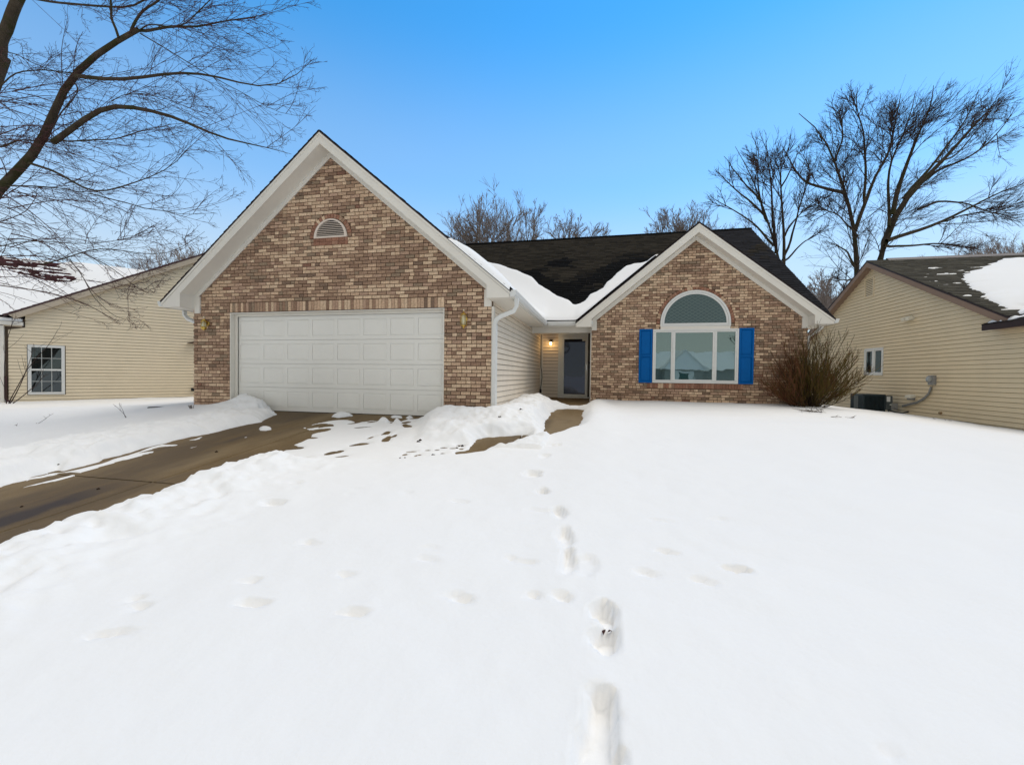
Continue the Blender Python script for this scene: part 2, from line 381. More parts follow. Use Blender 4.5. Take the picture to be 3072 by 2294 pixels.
# outlines of bare concrete, read off the photograph and laid on the ground
sA, sB = 900/2212, 1000/2212
led = [(2070,150),(2020,165),(1960,190),(1925,212),(1820,230),(1700,258),(1600,285),(1480,310),(1420,318),(1330,338),(1200,372),(1060,405),(960,435),(860,462),(790,480),(700,512),(600,540),(470,572),(430,560),(380,575),(330,590),(240,618),(180,645),(90,660),(0,690),(-200,740)]
red = [(-200,1310),(0,1240),(160,1172),(300,1118),(470,1050),(620,1005),(720,975),(860,925),(1000,885),(1100,840),(1210,800),(1300,752),(1440,712),(1500,678),(1540,655),(1640,622),(1720,605),(1800,572),(1860,556),(1960,505),(2000,470),(2080,432)]
inner = [(0,410),(60,365),(120,335),(180,332),(240,318),(175,300),(215,285),(262,262),(330,258),(352,252),(290,245),(300,228),(400,206),(420,196),(360,190),(290,200),(270,193),(330,188),(440,176),(446,160),(330,186),(250,186),(300,162),(400,142),(470,134),(545,132),(600,150),(700,138),(800,140),(880,146),(930,128),(968,120),(985,110),(960,112),(820,105),(560,100),(430,96),(75,84)]
bareD = np.array([on_ground(a*sA, 1180+b*sA)[:2] for a, b in led[::-1]])
bareD = np.vstack([np.array([on_ground(a*sA, 1180+b*sA)[:2] for a, b in red[:-1]]), poly_px(inner, sB, 800, 1200), np.array([on_ground(a*sA, 1180+b*sA)[:2] for a, b in led])])
bareD = np.vstack([[[-2.0, -9.0]], bareD, [[-4.4, -9.0]]])
wk = [(1262,345),(1268,368),(1330,366),(1400,360),(1440,345),(1490,333),(1540,326),(1570,312),(1600,312),(1650,298),(1690,290),(1750,275),(1800,265),(1860,246),(1920,235),(1985,215),(2050,200),(2075,175),(2092,150),(2098,120),(2092,105),(2098,85),(2102,66),(2060,60),(1985,58),(1925,62),(1912,72),(1885,85),(1880,105),(1862,122),(1840,150),(1852,190),(1838,210),(1845,235),(1800,262),(1765,264),(1745,258),(1735,230),(1660,232),(1580,242),(1500,248),(1470,245),(1420,255),(1390,262),(1385,280),(1370,300),(1345,325),(1310,340)]
bareW = poly_px(wk, sB, 800, 1200)
porchP = np.array([(.25, 6.6), (.3, 5.6), (.62, 4.0), (.95, 2.95), (1.2, 2.72), (1.62, 2.72), (1.66, 3.6), (1.74, 4.3), (1.77, 6.6)])
jit = (fbm(Xf, Yf, .16, 3)-.5)*.11+(fbm(Xf, Yf, .5, 9)-.5)*.06+(fbm(Xf*.6, Yf*1.3, .07, 13, 2)-.5)*.06
sd = np.minimum(sdist(bareD, Xf, Yf), sdist(bareW, Xf, Yf))+jit*.55
sd = np.minimum(sd, sdist(porchP, Xf, Yf)+jit*.3)
sd = np.minimum(sd, np.maximum(np.abs(Xf+3.05)-1.75+jit*2, np.abs(Yf+.02)-.20)+jit*.3)
# melt holes in the thin patch in front of the door
holes = [(345,172,90,12,-.1),(380,196,46,8,-.08),(300,252,46,5,0),(210,318,36,10,0),(575,155,42,4,-.12),(637,182,62,4,-.07),(705,145,36,5,-.1),(790,222,30,10,-.35),(795,260,34,15,-.5),(845,240,22,6,-.5),(615,296,66,8,-.13),(440,352,58,9,-.16),(490,340,22,6,-.1),(470,380,78,4,-.14),(190,402,84,8,-.22),(125,386,46,3,-.05),(932,172,32,11,.2),(915,150,40,6,-.1),(955,344,38,3,-.05),(917,364,16,5,-.2),(985,371,12,6,0),(1175,318,20,3,.05),(1132,333,18,3,0),(1290,303,32,4,0),(1068,335,18,3,0),(1292,326,12,5,0),(690,250,22,3,-.4),(890,128,60,4,-.05),(840,150,50,5,0),(1170,355,22,3,0),(1235,322,18,3,0),(1010,20+345,14,3,0)]
for a, b, ra, rb, rot in holes:
    q = []
    for k in range(14):
        t = 2*math.pi*k/14; u, w = ra*math.cos(t), rb*math.sin(t)*(1+.25*math.sin(3*t+a))
        q.append((a+u*math.cos(rot)-w*math.sin(rot), b+u*math.sin(rot)+w*math.cos(rot)))
    sd = np.minimum(sd, sdist(poly_px(q, sB, 800, 1200), Xf, Yf)+jit*.12)
# streaks and crumbs of ice left on the concrete
thinmask = np.zeros(Xf.shape)
def island(pts, h, sx, ox, oy):
    s_ = sdist(poly_px(pts, sx, ox, oy), Xf, Yf)+jit*.25
    return np.where(s_ < 0, h*(1-np.exp(s_/.03)), -1)
isl = np.full(Xf.shape, -1.0)
for pts, h in (([(170,690),(260,668),(400,635),(548,598),(560,604),(430,640),(300,668),(170,698)], .012),
               ([(470,580),(545,588),(600,586),(760,535),(900,495),(980,478),(1110,440),(1130,436),(1140,425),(1030,440),(1180,395),(1300,388),(1320,378),(1200,376),(1110,398),(1000,438),(930,462),(860,478),(740,520),(600,556),(520,574)], .016),
               ([(180,655),(240,630),(330,618),(420,598),(440,586),(380,590),(300,612),(230,622)], .016),
               ([(1905,262),(1930,252),(1975,250),(2004,256),(2000,268),(1960,276),(1920,274)], .05),
               ([(1395,345),(1430,338),(1480,320),(1500,318),(1480,335),(1440,345)], .012),
               ([(1400,400),(1480,382),(1482,386),(1410,404)], .006), ([(1795,325),(1826,317),(1826,322),(1800,330)], .008),
               ([(475,770),(518,764),(518,769),(480,774)], .008), ([(565,934),(598,928),(602,938),(570,944)], .02), ([(205,1000),(240,996),(240,1001),(210,1005)], .006),
               ([(240,580),(330,560),(370,575),(340,595),(250,610)], .06)):
    isl = np.maximum(isl, island(pts, h, sA, 0, 1180))
for pts, h in (([(428,112),(462,96),(490,84),(530,86),(552,100),(575,104),(540,110),(480,117)], .07), ([(818,112),(850,106),(905,112),(900,121),(830,120)], .04), ([(735,150),(762,134),(800,140),(820,152),(790,160)], .10), ([(835,158),(850,140),(885,145),(900,165),(880,178)], .10), ([(920,118),(955,110),(975,118),(940,128)], .05)):
    isl = np.maximum(isl, island(pts, h, sB, 800, 1200))
for pts, h in (([(470,1345),(525,1318),(700,1312),(840,1322),(850,1345),(760,1350),(640,1345),(520,1352)], .03),):
    isl = np.maximum(isl, island(pts, h, 350/1446, 1550, 900))
# depth of the blanket away from the edges
T = .095+.05*(fbm(X, Y, 2.2, 21)-.5)+.034*(fbm(X, Y, .7, 5)-.5)+.010*(fbm(X, Y, .15, 8)-.5)
Tf = T[fine]
thin = np.exp(-(np.maximum(sdist(poly_px([(0,400),(240,300),(300,160),(560,120),(960,110),(1000,180),(960,290),(1200,300),(1330,300),(1260,365),(1000,375),(780,395),(500,400),(250,425)], sB, 800, 1200), Xf, Yf), 0)/.18)**2)
Tf = Tf*(1-.72*thin)+thin*.012*(fbm(Xf, Yf, .25, 31)-.3)
w0 = np.where(thin > .5, .05, .09)
t = np.where(sd > 0, Tf*(1-np.exp(-sd/w0)), np.maximum(sd*2.2, -.06))
edge = smooth(0, .22, sd)
def bump(cx, cy, rx, ry, h, rot=0, p=2):
    c, s_ = math.cos(rot), math.sin(rot); u = ((Xf-cx)*c+(Yf-cy)*s_)/rx; w = (-(Xf-cx)*s_+(Yf-cy)*c)/ry
    return h*np.exp(-(u*u+w*w)**(p/2))
# shovelled ridge along both edges of the drive, lumpy
dD = sdist(bareD, Xf, Yf)
lump = fbm(Xf, Yf, .55, 41)*.6+fbm(Xf, Yf, .2, 43)*.4
lump2 = np.abs(fbm(Xf, Yf, .45, 51)-.5)*2
ridgeR = np.exp(-((dD-.42)/.34)**2)*smooth(-3.2, -1.9, Xf+0*Yf)*(Yf < -1.9)*smooth(-9.5, -5, Yf)
t = t+edge*ridgeR*(.11*(lump-.15)+.05*(1-lump2))*(1-thin)
west = (Xf < -3.6)
ridgeL = np.exp(-((dD-.75)/.75)**2)*west
t = t+edge*ridgeL*(.0+.07*lump+.02*(1-lump2))
# piles: beside the garage door, in front of the pier, along the entry wall
t = t+edge*(bump(-5.66, -.0, .26, .22, .20, 0, 1.3)+bump(-5.2, -.2, .40, .18, .07, -.1)+bump(-6.4, -.35, .8, .35, .03))
t = t+edge*(1-.6*thin)*(bump(-.72, -.55, .38, .30, .13)+bump(-.2, -.45, .55, .34, .12)+bump(.5, -.25, .45, .7, .13)+bump(.42, 1.6, .38, 1.4, .17)+bump(.75, .9, .25, .5, .08)+bump(-.65, -1.25, .45, .3, .10)+bump(.05, -1.25, .5, .35, .06)+bump(.30, 3.0, .45, .5, .12))
chunk = 1-np.abs(fbm(Xf, Yf, .30, 83, 3)-.5)*3.2; chunk2 = 1-np.abs(fbm(Xf+3, Yf, .13, 87, 3)-.5)*3.2
nearR = np.exp(-((dD-.45)/.60)**2)*(Yf < -1.9)+np.exp(-((dD-.6)/.7)**2)*west
t = t+edge*np.clip(nearR, 0, 1)*(.075*np.clip(chunk, 0, 1)+.03*np.clip(chunk2, 0, 1))*(1-thin)
heap = ((Xf > -1.6) & (Xf < 1.3) & (Yf > -2.2) & (Yf < 4.3))
t = t+edge*heap*(1-.8*thin)*(.06*(lump-.4)+.05*np.clip(chunk, 0, 1)+.025*np.clip(chunk2, 0, 1)+.02*(fbm(Xf, Yf, .1, 61)-.5))
t = t+edge*(bump(2.0, .4, .35, 2.4, .07)+bump(1.95, 3.2, .25, 1.0, .08))
# ridge along the near edge of the walk
dW = sdist(bareW, Xf, Yf)
t = t+edge*np.exp(-((dW-.22)/.16)**2)*(.015*lump)*(Yf < 0)
t = np.maximum(t, isl)
# footprints and animal tracks
def fp(px, py, lx, ly, depth, rot=0.0, ramp=.16):
    c = on_ground(px, py, .09); cc, s_ = math.cos(rot), math.sin(rot)
    u = (Xf-c[0])*cc+(Yf-c[1])*s_; w = -(Xf-c[0])*s_+(Yf-c[1])*cc
    u = u+(fbm(Xf, Yf, .11, 171)-.5)*.09; w = w+(fbm(Xf, Yf, .11, 173)-.5)*.07
    rr = np.sqrt((u/lx)**2+(w/ly)**2)+(fbm(Xf, Yf, .05, 71)-.5)*.35
    rr2 = np.sqrt((u/lx)**2+(w/ly)**2)
    k = .95 if depth > .04 else .8
    return k*depth*(1-smooth(1-ramp, 1+ramp, rr))*(.75+.5*fbm(Xf, Yf, .09, 73)+.5*np.clip(w/ly, -.5, .5)), .22*depth*np.exp(-((rr2-1.4)/.25)**2)*fbm(Xf, Yf, .1, 75)
s8 = 1536/2212
FPS = [(1536+375*s8, 1250+1262*s8, .060, .115, .085, 0), (1536+382*s8, 1250+1430*s8, .062, .17, .075, 0), (1536+392*s8, 1250+850*s8, .055, .11, .078, .1), (1536+400*s8, 1250+955*s8, .062, .085, .085, .1),
       (1536+240*s8, 1250+620*s8, .050, .16, .06, .15), (1536+228*s8, 1250+510*s8, .05, .17, .05, .1), (1536+205*s8, 1250+415*s8, .04, .13, .045, .3), (1536+320*s8, 1250+640*s8, .07, .12, .025, 0),
       (1536+134*s8, 1250+322*s8, .055, .07, .05, 0), (1536+90*s8, 1250+245*s8, .10, .11, .05, 0), (1536+140*s8, 1250+170*s8, .05, .10, .03, 0), (1536+170*s8, 1250+125*s8, .03, .06, .03, 0),(1536+195*s8, 1250+122*s8, .03, .06, .03, 0)]
s9 = 1800/2212
for a, b, lx, ly, dp in ((405,345,.11,.035,.03),(180,490,.09,.03,.03),(185,578,.11,.045,.035),(540,465,.09,.03,.03),(555,605,.10,.05,.04),(845,362,.07,.03,.025),(835,405,.09,.03,.02),(955,540,.11,.045,.035),(1235,535,.06,.03,.03),(1330,535,.08,.045,.035),(1180,402,.13,.02,.03),(1720,372,.10,.03,.03),(1650,450,.11,.04,.025),(1845,470,.10,.035,.025),(1985,435,.10,.06,.045),(760,157,.11,.04,.02),(955,187,.11,.035,.02),(1260,222,.16,.03,.02),(1700,255,.12,.03,.018),(350,128,.07,.06,.03),(265,200,.14,.07,.04),(565,145,.07,.03,.015),(548,168,.07,.03,.015)):
    FPS.append((600+a*s9, 1350+b*s9, lx*.78, ly*.78, dp, .15*math.sin(a)))
s10 = 1536/2212
for a, b, lx, ly, dp in ((585,428,.05,.03,.03),(620,462,.06,.03,.035),(485,590,.13,.02,.03)):
    FPS.append((a*s10, 1500+b*s10, lx, ly, dp, .3))
for a, b, lx, ly, dp in ((1430,205,.10,.10,.025),(1440,255,.12,.12,.02),(1390,300,.12,.10,.02),(1240,460,.10,.08,.015),(1510,738,.11,.03,.02),(1645,1445,.035,.02,.015),(880,435,.08,.03,.015),(2120,1240,.05,.05,.02)):
    FPS.append((1536+a*s8, 1250+b*s8, lx, ly, dp, .2))
dig = np.zeros(Xf.shape); rim = np.zeros(Xf.shape)
for f_ in FPS:
    a, b = fp(*f_); dig = np.maximum(dig, a); rim = np.maximum(rim, b)
t = np.where((t > .02) & (dig+rim > 0), np.maximum(t-dig+rim*.5, .006), t)
TT = T.copy(); TT[fine] = t
Z = gz(X, Y)+TT
def inside(x0, x1, y0, y1): return (X > x0) & (X < x1) & (Y > y0) & (Y < y1)
hid = inside(-6.93, -.01, .03, 16) | inside(1.79, 7.24, 4.47, 16) | inside(-1, 2.4, 6.5, 16) | inside(11.4, 24, -1, 14.8)
Z = np.where(hid, gz(X, Y)-.3, Z)
idx = np.arange(X.size).reshape(X.shape)
Q = np.stack([idx[:-1, :-1], idx[:-1, 1:], idx[1:, 1:], idx[1:, :-1]], -1).reshape(-1, 4)
o = fast_mesh('snow_cover', np.stack([X, Y, Z], -1).reshape(-1, 3), Q, SNOW); tag(o, kind='structure')
def snow_z(x, y):
    i = np.clip(np.searchsorted(gx, x), 1, len(gx)-1); j = np.clip(np.searchsorted(gy, y), 1, len(gy)-1)
    return float(Z[j, i])

# ------------------------------------------------------------------ bricks
rng = random.Random(5)
PAL = [lin(214,190,162), lin(204,178,150), lin(190,163,138), lin(176,148,128), lin(162,136,114), lin(152,126,106), lin(142,116,98), lin(130,105,88), lin(104,88,76), lin(132,118,100), lin(118,82,70)]
PW_light = [9,9,6,3,3,3,3,1,.8,2,.15]
PW_dark = [2,3,3,4,6,8,7,4,1.5,4,.5]
def brick_tint(x, z, red=0.0):
    m = float(fbm(np.array([x*.8]), np.array([z*2.2]), 1.1, 77)[0]); k = min(max((m-.36)*4.0+(.18 if x > -2.5 else -.12), 0), 1)
    if red and rng.random() < red: c = rng.choice([lin(146,100,82), lin(132,90,74), lin(118,78,64), lin(150,112,94)])
    else:
        w = [a*k+b*(1-k) for a, b in zip(PW_light, PW_dark)]; c = rng.choices(PAL, w)[0]
    j = rng.uniform(.93, 1.07); return tuple(min(.85, (v*.75+m_*.25)*j*k_) for v, m_, k_ in zip(c, (.37, .25, .175), (1.11, 1.08, 1.05)))
CH = .0709
BR = []        # (corner list front polygon (x,z)x4, y, tint, x, z)
def brick_wall(y0, zmin, zmax, spans):
    n0 = int(math.floor(zmin/CH)); n1 = int(math.ceil(zmax/CH))
    for r in range(n0, n1):
        za, zb = r*CH+.0072, (r+1)*CH-.0072; zm = (za+zb)/2
        if zb > zmax+.02: break
        for (xa, xb) in spans(zm):
            L = .2010; s = math.floor(xa/L)*L+(L/2 if r % 2 else 0)-L
            wob = (hash2(np.array(float(r)), np.array(y0*3.0), 2)-.5)*.03
            s += float(wob)
            while s < xb:
                a, b = max(s+.0075, xa+.002), min(s+L-.0075, xb-.002)
                if b-a > .02:
                    if b-a > .15 and rng.random() < .22:      # clinker snapped in two
                        m = (a+b)/2; BR.append((a, m-.004, za, zb, y0, brick_tint(a, zm))); BR.append((m+.004, b, za, zb, y0, brick_tint(b, zm)))
                    else: BR.append((a, b, za, zb, y0, brick_tint(a, zm)))
                s += L
house = thing('brick_house', 'one storey brick house with garage gable, blue shutters and snow in its roof valley', 'house', (0, 0, 0))
WG, PR = 6.9442, .9578
RX, RZ, EZ, EO = -WG/2, 5.6245, 2.3622, .4281          # garage gable: ridge x, ridge z, eave z, eave overhang
SG = (RZ-EZ)/(WG/2+EO)
OX0, OX1, OZ = -PR-5.0, -PR, 2.1207
XL, XR, DY = 1.7585, 7.2575, 4.4425
RX2, RZ2, EZ2 = (XL+XR)/2, 4.8929, 2.3151
SG2 = (RZ2-EZ2)/((XR-XL)/2+EO)
VX, VZ, VR = -3.468, 3.625, .495
def spans_garage(z):
    hw = WG/2
    if z > 2.2: hw = min(hw, (RZ-.22-z)/SG)
    if hw < .05: return []
    a, b = RX-hw, RX+hw
    out = [(a, b)]
    def cut(lst, c, d):
        r = []
        for p, q in lst:
            if d <= p or c >= q: r.append((p, q)); continue
            if c-p > .03: r.append((p, c))
            if q-d > .03: r.append((d, q))
        return r
    if z < OZ: out = cut(out, OX0, OX1)
    if OZ <= z < OZ+.215: out = cut(out, OX0-.02, OX1+.0)
    if VZ-.16 < z < VZ+.0: out = cut(out, VX-.40, VX+.40)
    if VZ <= z < VZ+VR:
        h = math.sqrt(max(VR**2-(z-VZ)**2, 0)); out = cut(out, VX-h, VX+h)
    return out
AX, AZ, AR = 4.517, 2.285, 1.0
def spans_wing(z):
    hw = (XR-XL)/2
    if z > 2.2: hw = min(hw, (RZ2-.22-z)/SG2)
    if hw < .05: return []
    a, b = RX2-hw, RX2+hw; out = [(a, b)]
    def cut(lst, c, d):
        r = []
        for p, q in lst:
            if d <= p or c >= q: r.append((p, q)); continue
            if c-p > .03: r.append((p, c))
            if q-d > .03: r.append((d, q))
        return r
    if .655 < z < 2.14: out = cut(out, 3.43, 5.615)
    if .50 < z <= .655: out = cut(out, 3.30, 5.75)
    if 2.14 <= z < AZ: out = cut(out, AX-.89, AX+.89)
    if AZ <= z < AZ+AR:
        h = math.sqrt(max(AR**2-(z-AZ)**2, 0)); out = cut(out, AX-h, AX+h)
    return out
brick_wall(0.0, -.15, RZ-.25, spans_garage)
brick_wall(DY, -.1, RZ2-.25, spans_wing)
n = int(round((OX1-OX0)/.0705))
for i in range(n):                                       # soldier course over the garage door
    a = OX0+(OX1-OX0)*i/n; b = OX0+(OX1-OX0)*(i+1)/n
    BR.append((a+.004, b-.004, OZ+.012, OZ+.208, -.006, brick_tint(a+(i//6)*1.7, 2.3)))
for k in range(11):                                      # rowlocks under the attic vent
    a = VX-.40+.8*k/11
    if k % 2 == 0:
        for z_ in (VZ-.155, VZ-.078): BR.append((a+.003, min(a+.8*2/11, VX+.40)-.003, z_+.003, z_+.074, -.008, brick_tint(a, 3, 1.0)))
for k in range(34):                                      # rowlock sill under the picture window
    a = 3.30+2.45*k/34; BR.append((a+.003, a+2.45/34-.003, .515, .650, DY-.012, brick_tint(a, .6, .9)))
mb_all = MB(); singles = []
def brick_shape(m, a, b, za, zb, y, t, oy=0):
    m.faces([(a,y,za),(b,y,za),(b,y,zb),(a,y,zb),(a,y+.03,za),(b,y+.03,za),(b,y+.03,zb),(a,y+.03,zb)], [(0,1,2,3),(1,5,6,2),(5,4,7,6),(4,0,3,7),(3,2,6,7),(0,4,5,1)], t)
def vis_rank(b):
    xm, zm, y = (b[0]+b[1])/2, (b[2]+b[3])/2, b[4]
    d = (y-CAM[1]); 
    return (b[1]-b[0] > .12, -math.dist((xm, y, zm), CAM))
def shown(b):
    z = (b[2]+b[3])/2; return z > .12 and not (b[4] > 3 and b[0] > 6.3)
order = sorted([i for i, b in enumerate(BR) if shown(b)], key=lambda i: vis_rank(BR[i]), reverse=True)
top = set(order[:285]); cache = {}
for i, b in enumerate(BR):
    y = b[4]+rng.uniform(-.002, .0025)
    if i in top:
        L, H = round(b[1]-b[0], 3), round(b[3]-b[2], 3); ti = PAL.index(min(PAL, key=lambda c: sum((p-q)**2 for p, q in zip(c, b[5]))))
        key = (L, H, ti)
        if key not in cache:
            m_ = MB(); brick_shape(m_, 0, b[1]-b[0], 0, b[3]-b[2], 0, b[5]); me = m_.mesh('brick'); me.materials.append(BRICK); cache[key] = me
        ob = bpy.data.objects.new('brick', cache[key]); link(ob, house); ob.location = (b[0], y, b[2])
    else: brick_shape(mb_all, b[0], b[1], b[2], b[3], y, b[5])
def arc_bricks(cx, cz, r0, r1, n, y, a0=0, a1=math.pi, red=.8):
    for k in range(n):
        t0, t1 = a0+(a1-a0)*(k+.06)/n, a0+(a1-a0)*(k+.94)/n; c = brick_tint(cx, cz+k, red)
        P = [(cx+r0*math.cos(t0), cz+r0*math.sin(t0)), (cx+r1*math.cos(t0), cz+r1*math.sin(t0)), (cx+r1*math.cos(t1), cz+r1*math.sin(t1)), (cx+r0*math.cos(t1), cz+r0*math.sin(t1))]
        mb_all.prism([(p[0], y, p[1]) for p in P], (0, .03, 0), c)
arc_bricks(VX, VZ, .40, .485, 20, -.004)
arc_bricks(AX, AZ, .905, .99, 42, DY-.004)
o = mb_all.build('brick_field', BRICK, house); tag(o, kind='stuff')

# mortar backing walls with openings
def arch_pts(cx, cz, r, n=20): return [(cx+r*math.cos(math.pi*k/n), cz+r*math.sin(math.pi*k/n)) for k in range(n+1)]
Y0 = .017
MB().prism([(-WG+.004, Y0, -.3), (OX0, Y0, -.3), (OX0, Y0, OZ+.006), (OX1, Y0, OZ+.006), (OX1, Y0, -.3), (-.004, Y0, -.3), (-.004, Y0, 2.45), (RX, Y0, RZ-.12), (-WG+.004, Y0, 2.45)], (0, .1, 0)).build('wall', MORTAR, house)
wl = MB()
wl.prism([(XL+.004, DY+Y0, -.3), (XR-.004, DY+Y0, -.3), (XR-.004, DY+Y0, 2.45), (RX2, DY+Y0, RZ2-.12), (XL+.004, DY+Y0, 2.45)], (0, .1, 0))
wl.build('wall', MORTAR, house)
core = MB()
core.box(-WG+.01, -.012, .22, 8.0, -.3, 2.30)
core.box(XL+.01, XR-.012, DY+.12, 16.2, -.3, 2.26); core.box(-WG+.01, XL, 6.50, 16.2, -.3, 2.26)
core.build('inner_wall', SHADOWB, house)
MB().prism([(XR-.012, 4.6, 2.26), (XR-.012, 16.2, 2.26), (XR-.012, 10.4, 6.3)], (-.1, 0, 0)).build('gable_end_wall', SIDE_OWN, house)

# ------------------------------------------------------------------ siding
def siding(P0, d, nrm, z0, z1, span, mtl, parent, ex=.112, holes=(), lip=.017, gap=.008):
    """boards on the vertical plane through P0 along unit d, outward normal nrm. span(z)->(s0,s1); holes (s0,s1,z0,z1)"""
    d = np.array((*d, 0.0)); nrm = np.array((*nrm, 0.0)); P0 = np.array((P0[0], P0[1], 0.0))
    z = z0; cnt = 0
    while z < z1-.01:
        zt = min(z+ex, z1); a0, b0 = span(z); a1, b1 = span(zt)
        if b0-a0 > .05 or b1-a1 > .05:
            segs = [(a0, b0, a1, b1)]
            for (h0, h1, hz0, hz1) in holes:
                if zt > hz0+.01 and z < hz1-.01:
                    new = []
                    for (p, q, r, s) in segs:
                        if h0 > min(p, r) and h0 < max(q, s): new.append((p, h0, r, h0))
                        if h1 < max(q, s) and h1 > min(p, r): new.append((h1, q, h1, s))
                    segs = new if new else segs
            segs = [(p, q, r, s, z, zt) for (p, q, r, s) in segs]
            for (h0, h1, hz0, hz1) in holes:          # cut boards fitted under and over an opening
                if z < hz0-.012 < zt-.01: segs.append((h0, h1, h0, h1, z, hz0))
                if z+.01 < hz1+.012 < zt: segs.append((h0, h1, h0, h1, hz1-gap, zt))
            zc, ztc = z, zt
            for (p, q, r, s, z, zt) in segs:
                if q-p < .01 and s-r < .01: continue
                def P(u, zz, o_): return P0+d*u+nrm*o_+np.array((0, 0, zz))
                m = MB()
                zl = z+gap
                v = [P(p, zl, lip), P(q, zl, lip), P(s, zt, .000), P(r, zt, .000), P(p, zl, -.008), P(q, zl, -.008), P(s, zt, -.008), P(r, zt, -.008), P(p, zl+.012, lip+.0035), P(q, zl+.012, lip+.0035)]
                m.faces(v, [(0,1,9,8), (8,9,2,3), (0,4,5,1), (1,5,6,2,9), (0,8,3,7,4), (3,2,6,7)])
                m.build('siding_board', mtl, parent); cnt += 1
            z, zt = zc, ztc
        z += ex
    return cnt
siding((0, 0), (0, 1), (1, 0), .03, 2.27, lambda z: (.10, 6.40), SIDE_OWN, house)
siding((0, 6.435), (1, 0), (0, -1), .085, 2.27, lambda z: (.10, .62), SIDE_OWN, house)
siding((XR, DY), (0, 1), (1, 0), .0, 2.24, lambda z: (.12, 8), SIDE_OWN, house)
MB().box(.001, .045, -.02, .085, -.2, 2.12).build('corner_trim', TRIM, house, bevel=.004)
MB().box(.004, .10, 6.37, 6.433, .085, 2.28).build('corner_trim', TRIM, house)
MB().box(-.006, .0005, -.0, .014, -.2, 2.12).build('corner_trim', MORTAR, house)

# ------------------------------------------------------------------ roof trim
def gable_trim(rx, rz, ez, half, eo, yf, yw, zb, wl_x, wr_x, sl, parent, mtl=TRIM):
    """rake fascia, soffit, frieze and boxed returns of one gable. yf front plane, yw wall plane"""
    th = .035; fas = .225
    for sgn in (-1, 1):
        ex = rx+sgn*(half+eo); ix = (wl_x if sgn < 0 else wr_x)
        top0, top1 = rz-th, ez-th
        # fascia with thin upper strip
        MB().prism([(rx, yf, top0-.05), (ex, yf, top1-.05), (ex, yf, top1-fas if top1-fas > zb else zb), (ex-sgn*.0, yf, zb), (ix, yf, zb), (ix, yf, rz-th-fas-sl*abs(ix-rx)), (rx, yf, rz-th-fas)] if False else
                   [(rx, yf, top0-.045), (ex-sgn*.012, yf, top1-.045), (ex-sgn*.012, yf, zb+.012), (ex-sgn*.05, yf, zb), (ix, yf, zb), (ix, yf, top0-fas-sl*abs(ix-rx)), (rx, yf, top0-fas)], (0, .022, 0)).build('rake_board', mtl, parent)
        MB().prism([(rx, yf-.016, top0), (ex, yf-.016, top1), (ex, yf-.016, top1-.05), (rx, yf-.016, top0-.05)], (0, .03, 0)).build('rake_moulding', mtl, parent)
        # sloped soffit
        zz = lambda x: top0-fas+.01-sl*abs(x-rx)
        MB().prism([(rx, yf+.02, zz(rx)), (ix, yf+.02, zz(ix)), (ix, yw-.001, zz(ix)), (rx, yw-.001, zz(rx))], (0, 0, .012)).build('soffit', mtl, parent)
        # inner side of the boxed return and its underside
        MB().prism([(ix, yf+.024, zb+.001), (ix, yw, zb+.001), (ix, yw, zz(ix)), (ix, yf+.024, zz(ix))], (sgn*.014, 0, 0)).build('return_side', mtl, parent)
        # frieze
        fw = .115
        MB().prism([(rx, yw-.022, zz(rx)-.002), (ix+sgn*.02, yw-.022, zz(ix+sgn*.02)-.002), (ix+sgn*.02, yw-.022, zz(ix+sgn*.02)-fw), (rx, yw-.022, zz(rx)-fw)], (0, .021, 0)).build('frieze_board', mtl, parent)
        MB().box(min(ix, ix-sgn*.14)+(.0), max(ix, ix-sgn*.14), yw-.026, yw+.02, 2.123, zz(ix)-.03).build('corner_board', mtl, parent)
gable_trim(RX, RZ, EZ, WG/2, EO, -.356, 0, 2.2208, -6.885, -.006, SG, house)
gable_trim(RX2, RZ2, EZ2, (XR-XL)/2, EO, DY-.36, DY, 2.185, XL+.01, XR-.01, SG2, house)
# eave soffits, fascias
MB().box(.0, EO-.02, -.33, 4.2, 2.224, 2.236).build('soffit', TRIM, house)
MB().box(EO-.02, EO, -.33, 4.2, 2.215, 2.345).build('fascia', TRIM, house)
MB().box(-WG-EO+.02, -WG, -.33, 8, 2.224, 2.236).build('soffit', TRIM, house)
MB().box(-WG-EO, -WG-EO+.02, -.33, 8, 2.215, 2.345).build('fascia', TRIM, house)
MB().box(XR, XR+EO-.02, DY-.34, 16.4, 2.19, 2.20).build('soffit', TRIM, house)
MB().box(XR+EO-.02, XR+EO, DY-.34, 16.4, 2.18, 2.30).build('fascia', TRIM, house)
MB().box(.40, XL+.02, 4.26, 4.28, 2.22, 2.37).build('fascia', TRIM, house)
MB().box(.0, XL, 4.27, 6.44, 2.262, 2.28).build('porch_ceiling', TRIM, house)
MB().box(-.0, XL+.0, 4.68, 4.82, 2.085, 2.2625).build('porch_beam', TRIM, house, bevel=.004)
MB().box(XL-.02, XL-.001, DY-.0, 6.44, .085, 2.262).build('entry_side_wall', TRIM, house)
